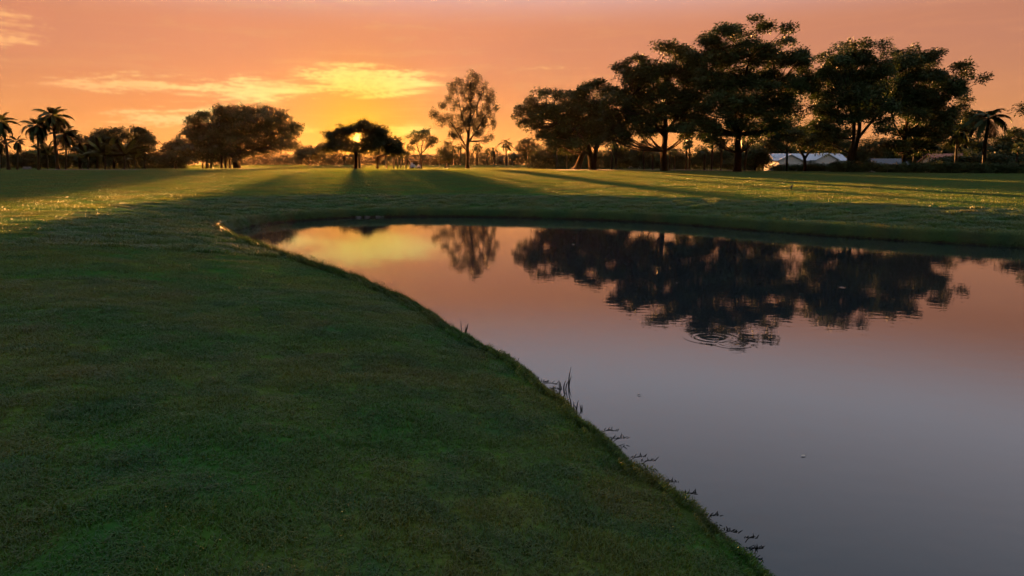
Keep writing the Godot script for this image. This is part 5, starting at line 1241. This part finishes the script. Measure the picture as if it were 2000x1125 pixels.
func hull(profile: Array, wide: float) -> ArrayMesh:
	# a side outline (x, top y, bottom y) given a width, with sides drawn in towards the top
	var st := SurfaceTool.new()
	st.begin(Mesh.PRIMITIVE_TRIANGLES)
	for i in profile.size() - 1:
		var a: Array = profile[i]
		var b: Array = profile[i + 1]
		var wa := wide / 2.0 * (1.0 - 0.14 * clampf(a[1] - 0.8, 0.0, 1.0))
		var wb := wide / 2.0 * (1.0 - 0.14 * clampf(b[1] - 0.8, 0.0, 1.0))
		var up := Vector3(-(b[1] - a[1]), b[0] - a[0], 0).normalized()
		face(st, Vector3.ZERO, Basis(), [Vector3(a[0], a[1], -wa), Vector3(b[0], b[1], -wb), Vector3(b[0], b[1], wb), Vector3(a[0], a[1], wa)], up)
		face(st, Vector3.ZERO, Basis(), [Vector3(a[0], a[2], -wa), Vector3(b[0], b[2], -wb), Vector3(b[0], b[2], wb), Vector3(a[0], a[2], wa)], Vector3.DOWN)
		for s in [-1.0, 1.0]:
			face(st, Vector3.ZERO, Basis(), [Vector3(a[0], a[2], wa * s), Vector3(b[0], b[2], wb * s), Vector3(b[0], b[1], wb * s), Vector3(a[0], a[1], wa * s)], Vector3(0, 0, s))
	for e in [[profile[0], -1.0], [profile[-1], 1.0]]:
		var q: Array = e[0]
		face(st, Vector3.ZERO, Basis(), [Vector3(q[0], q[2], -wide / 2), Vector3(q[0], q[2], wide / 2), Vector3(q[0], q[1], wide / 2), Vector3(q[0], q[1], -wide / 2)], Vector3(e[1], 0, 0))
	return st.commit()


func wheel(r: float, w: float) -> ArrayMesh:
	return tube([[0, 0, -w / 2, r * 0.9], [0, 0, -w / 2 + 0.03, r], [0, 0, w / 2 - 0.03, r], [0, 0, w / 2, r * 0.9], [0, 0, w / 2, 0.02]], 14)


# ------------------------------------------------------------------ small things
func lump(r: Vector3, s: int, flat := 0.0) -> ArrayMesh:
	# a stone: a sphere pushed in and out by noise
	var n := FastNoiseLite.new()
	n.seed = s
	n.frequency = 0.9
	var v := PackedVector3Array()
	var ix := PackedInt32Array()
	var cols := 14
	var rows := 9
	for j in rows + 1:
		for i in cols:
			var la := PI * j / rows - PI / 2
			var lo := i * TAU / cols
			var d := Vector3(cos(la) * cos(lo), sin(la), cos(la) * sin(lo))
			d *= 1.0 + n.get_noise_3dv(d * 1.3) * 0.6
			d.y = minf(d.y, 1.0 - flat)
			v.append(d * r)
	for j in rows:
		for i in cols:
			var k := (i + 1) % cols
			ix.append_array([j * cols + i, (j + 1) * cols + i, j * cols + k, j * cols + k, (j + 1) * cols + i, (j + 1) * cols + k])
	var st := SurfaceTool.new()
	st.begin(Mesh.PRIMITIVE_TRIANGLES)
	for q in ix:
		st.set_smooth_group(-1)
		st.add_vertex(v[q])
	st.generate_normals()
	return st.commit()


func build_small_things() -> void:
	var p := ground_at(-74.79, -112.0, 0.2)
	var o := thing("boulder", "grey boulder beside the pale path at the left", "rock", "", p)
	part(o, "stone", lump(Vector3(0.62, 0.36, 0.4), 5, 0.3), M.rock)
	# props that hold up the young palms
	var labels := ["bare wooden prop leaning left of the golden young palm", "bare wooden prop leaning right of the golden young palm", "first bare prop of the zigzag row at the bed's right end", "second bare prop of the zigzag row at the bed's right end", "third bare prop of the zigzag row at the bed's right end", "fourth bare prop of the zigzag row at the bed's right end", "fifth bare prop of the zigzag row at the bed's right end", "upright post at the right end of the bed", "pale prop beside the low young palm in the bed", "pale prop crossing the one beside the low young palm"]
	var feet := [[-58.04, 0.35], [-57.39, -0.35], [-57.58, 0.45], [-57.14, -0.4], [-56.7, 0.4], [-56.19, -0.3], [-55.53, 0.4], [-54.65, 0.02], [-61.54, 0.4], [-61.02, -0.4]]
	for i in labels.size():
		var x: float = feet[i][0]
		var q := ground_at(x, -103.5, -0.02)
		var t := thing("support_stake", labels[i], "stake", "wooden props in the mulch bed", q)
		part(t, "pole", tube([[0, 0, 0, 0.045], [feet[i][1] * 1.3, 1.0, 0.1, 0.04]], 6), M.wood)
		part(t, "foot_peg", tube([[0.02, 0, 0.05, 0.03], [0.02, 0.16, 0.05, 0.025]], 5), M.wood)
	# posts by the hedge
	var posts := [[1800.0, "thin pale post rising from the hedge, left of two"], [1812.0, "thin pale post rising from the hedge, right of two"]]
	var xs := [47.33, 48.05]
	for i in 2:
		var q := ground_at(xs[i], -84.0, -0.02)
		var t := thing("post", posts[i][1], "post", "thin posts in the hedge", q)
		part(t, "shaft", tube([[0, 0, 0, 0.06], [0.1 * i, 3.91 - q.y, 0, 0.05]], 7), M.palm_bark)
		part(t, "cap", tube([[0.1 * i, 3.91 - q.y - 0.02, 0, 0.075], [0.1 * i, 3.91 - q.y + 0.05, 0, 0.06]], 7), M.palm_bark)
	# golf cart
	p = ground_at(-20.24, -152.0)
	o = thing("golf_cart", "small golf cart with pale roof parked left of the slim young tree", "golf cart", "", p, 0.5)
	part(o, "body", hull([[-1.1, 0.5, 0.28], [-1.05, 0.8, 0.28], [-0.2, 0.8, 0.28], [-0.1, 0.45, 0.28], [0.55, 0.45, 0.28], [0.75, 0.9, 0.28], [1.1, 0.7, 0.28], [1.15, 0.4, 0.28]], 1.15), M.white_paint)
	part(o, "seat", boxes([[Vector3(-0.5, 0.86, 0), Vector3(0.5, 0.12, 1.05)], [Vector3(-0.75, 1.1, 0), Vector3(0.1, 0.45, 1.05)]], 0.03), M.trim)
	part(o, "roof", boxes([[Vector3(-0.15, 1.82, 0), Vector3(1.75, 0.07, 1.2)]], 0.03), M.white_paint)
	for q in [Vector3(-0.9, 0, 0.5), Vector3(-0.9, 0, -0.5), Vector3(0.7, 0, 0.5), Vector3(0.7, 0, -0.5)]:
		part(o, "roof_post", tube([[q.x, 0.78, q.z, 0.02], [q.x * 0.95, 1.8, q.z, 0.02]], 6), M.rubber)
		part(o, "wheel", wheel(0.23, 0.18), M.rubber, Transform3D(Basis(), Vector3(q.x * 0.85, 0.23, q.z * 1.05)))
	# a bird on the lawn
	p = ground_at(16.6, -43.0)
	o = thing("bird", "small dark bird standing on the sunlit lawn right of centre", "bird", "", p, 0.7)
	part(o, "body", lump(Vector3(0.11, 0.06, 0.055), 8), M.dark_feather, Transform3D(Basis(Vector3.BACK, 0.35), Vector3(0, 0.15, 0)))
	part(o, "head", lump(Vector3(0.04, 0.04, 0.035), 9), M.dark_feather, Transform3D(Basis(), Vector3(0.1, 0.23, 0)))
	part(o, "beak", tube([[0.13, 0.23, 0, 0.012], [0.19, 0.222, 0, 0.002]], 6), M.twig)
	part(o, "tail", boxes([[Vector3(-0.15, 0.1, 0), Vector3(0.14, 0.012, 0.05), Basis(Vector3.BACK, 0.5)]], 0.003), M.dark_feather)
	for s in [-0.02, 0.02]:
		part(o, "leg", tube([[0, 0.11, s, 0.006], [0.01, 0, s, 0.005]], 5), M.twig)


func build_pond_edge() -> void:
	# flat stones at the foot of the far bank
	var at := [Vector2(-7.37, -34.49), Vector2(-7.11, -34.67), Vector2(-6.9, -34.84), Vector2(-6.63, -34.84), Vector2(-6.38, -34.84)]
	var words := ["leftmost flat pale stone at the foot of the far bank", "second flat pale stone from the left at the far bank's foot", "middle and largest flat pale stone at the far bank's foot", "second flat pale stone from the right at the far bank's foot", "rightmost flat pale stone at the foot of the far bank"]
	for i in 5:
		var t := thing("shore_stone", words[i], "stone", "flat stones at the far shore", Vector3(at[i].x + 0.12 * (i % 2), 0.02, at[i].y - 0.05 * (i % 3)), i * 0.7)
		part(t, "stone", lump(Vector3(0.13 + 0.05 * (i % 3), 0.06 + 0.015 * (i % 2), 0.12), 40 + i, 0.2), M.rock)
	# stems standing in the water by the near shore
	var clumps := [
		[Vector2(-0.72, -10), 7, 0.20, "fanned tuft of dark blades standing in the water, farthest along the near shore"],
		[Vector2(0.06, -8.45), 3, 0.16, "few arched dark blades hugging the near shore below the farthest tuft"],
		[Vector2(0.54, -7.61), 5, 0.13, "small curled tuft standing in open water off the near shore"],
		[Vector2(0.6, -7.67), 2, 0.24, "single tall curved stem standing in open water off the near shore"],
		[Vector2(0.47, -7.17), 5, 0.15, "forked dark stems at the waterline below the open water tuft"],
		[Vector2(0.62, -6.88), 4, 0.16, "short row of upright dark stubs at the near waterline, left part"],
		[Vector2(0.7, -6.81), 3, 0.11, "short row of upright dark stubs at the near waterline, right part"]]
	for c in clumps:
		var t := thing("water_reed", c[3], "reed", "dark reeds along the near shore", Vector3(c[0].x, -0.02, c[0].y))
		for i in c[1]:
			var a := rng.randf() * TAU
			var r: float = 0.05 + 0.02 * c[1] / 3.0
			var f := Vector3(cos(a), 0, sin(a)) * rng.randf() * r
			var l: float = c[2] * rng.randf_range(0.6, 1.15)
			var out := Vector3(cos(a), 0, sin(a)) * l * rng.randf_range(0.1, 0.55)
			part(t, "blade", tube([[f.x, 0, f.z, 0.006], [f.x + out.x * 0.3, l * 0.55, f.z + out.z * 0.3, 0.006], [f.x + out.x, l, f.z + out.z, 0.001]], 5), M.twig)
	# runners of grass that creep out over the water
	var runs := [[1060.0, 750.0], [1075.0, 752.0], [1082.0, 760.0], [1193.0, 843.0], [1212.0, 858.0], [1245.0, 895.0], [1262.0, 903.0], [1312.0, 945.0], [1352.0, 965.0], [1392.0, 1012.0], [1430.0, 1045.0], [1462.0, 1055.0], [1478.0, 1078.0]]
	var spots := [Vector2(0.34, -7.71), Vector2(0.43, -7.65), Vector2(0.48, -7.45), Vector2(0.9, -6.21), Vector2(0.96, -6.02), Vector2(1.05, -5.61), Vector2(1.12, -5.53), Vector2(1.22, -5.13), Vector2(1.32, -4.94), Vector2(1.39, -4.6), Vector2(1.45, -4.38), Vector2(1.55, -4.3), Vector2(1.55, -4.17)]
	var ord := ["farthest", "second farthest", "third farthest", "fourth farthest", "fifth farthest", "sixth farthest", "seventh", "seventh nearest", "sixth nearest", "fourth nearest", "third nearest", "second nearest", "nearest"]
	for i in spots.size():
		var t := thing("grass_runner", "thin leafy runner creeping out over the water, %s along the near shore" % ord[i], "runner", "grass runners along the near shore", Vector3(spots[i].x, 0.0, spots[i].y), rng.randf_range(-0.5, 0.5))
		var scale: float = lerpf(0.65, 0.3, i / 12.0)
		part(t, "stem", tube([[-0.16 * scale, 0.03, 0.05, 0.003], [-0.05 * scale, 0.035, 0, 0.003], [0.09 * scale, 0.03, -0.03, 0.002]], 5), M.stem)
		for k in 9:
			var x := lerpf(-0.14, 0.1, k / 8.0) * scale
			var d := Vector3(rng.randf_range(-0.4, 1.0), rng.randf_range(0.1, 0.9), rng.randf_range(-0.8, 0.8)).normalized() * rng.randf_range(0.035, 0.075) * scale * 1.5
			part(t, "blade", tube([[x, 0.032, 0, 0.0035], [x + d.x * 0.5, 0.032 + d.y * 0.6, d.z * 0.5, 0.004], [x + d.x, 0.032 + d.y, d.z, 0.0006]], 4), M.stem)
	# leaves afloat
	var where := [Vector2(3.45, -14.82), Vector2(-2.52, -14.82), Vector2(1.35, -7.34), Vector2(2.45, -5.71), Vector2(-6.61, -29.12), Vector2(1.92, -22.32)]
	var what := ["pale leaf floating alone in the shade of the reflected trees", "pale leaf floating near the left shore below the bright cloud reflection", "dark speck of leaf floating on the open grey water", "pale curled leaf floating on the dark water at lower right", "pale leaf floating below the flat stones", "pale leaf floating below the far bank at the centre"]
	for i in where.size():
		var t := thing("floating_leaf", what[i], "leaf", "leaves floating on the pond", Vector3(where[i].x, 0.006, where[i].y), i * 1.1)
		var size := 0.022 if i != 4 and i != 5 else 0.06
		part(t, "blade", leaf_blade(size), M.dead_leaf if i != 2 else M.twig)
		part(t, "stalk", tube([[-size, 0.002, 0, 0.002], [-size * 1.5, 0.006, 0.01, 0.0015]], 4), M.twig)


func leaf_blade(l: float) -> ArrayMesh:
	var st := SurfaceTool.new()
	st.begin(Mesh.PRIMITIVE_TRIANGLES)
	var n := 8
	for i in n:
		var a := -1.0 + 2.0 * i / n
		var b := -1.0 + 2.0 * (i + 1) / n
		for s in [-1.0, 1.0]:
			var pa := Vector3(a * l, l * 0.12 * a * a + l * 0.14 * (1 - a * a), s * l * 0.42 * sqrt(maxf(0, 1 - a * a)))
			var pb := Vector3(b * l, l * 0.12 * b * b + l * 0.14 * (1 - b * b), s * l * 0.42 * sqrt(maxf(0, 1 - b * b)))
			face(st, Vector3.ZERO, Basis(), [Vector3(a * l, l * 0.12 * a * a, 0), Vector3(b * l, l * 0.12 * b * b, 0), pb, pa], Vector3.UP)
	return st.commit()
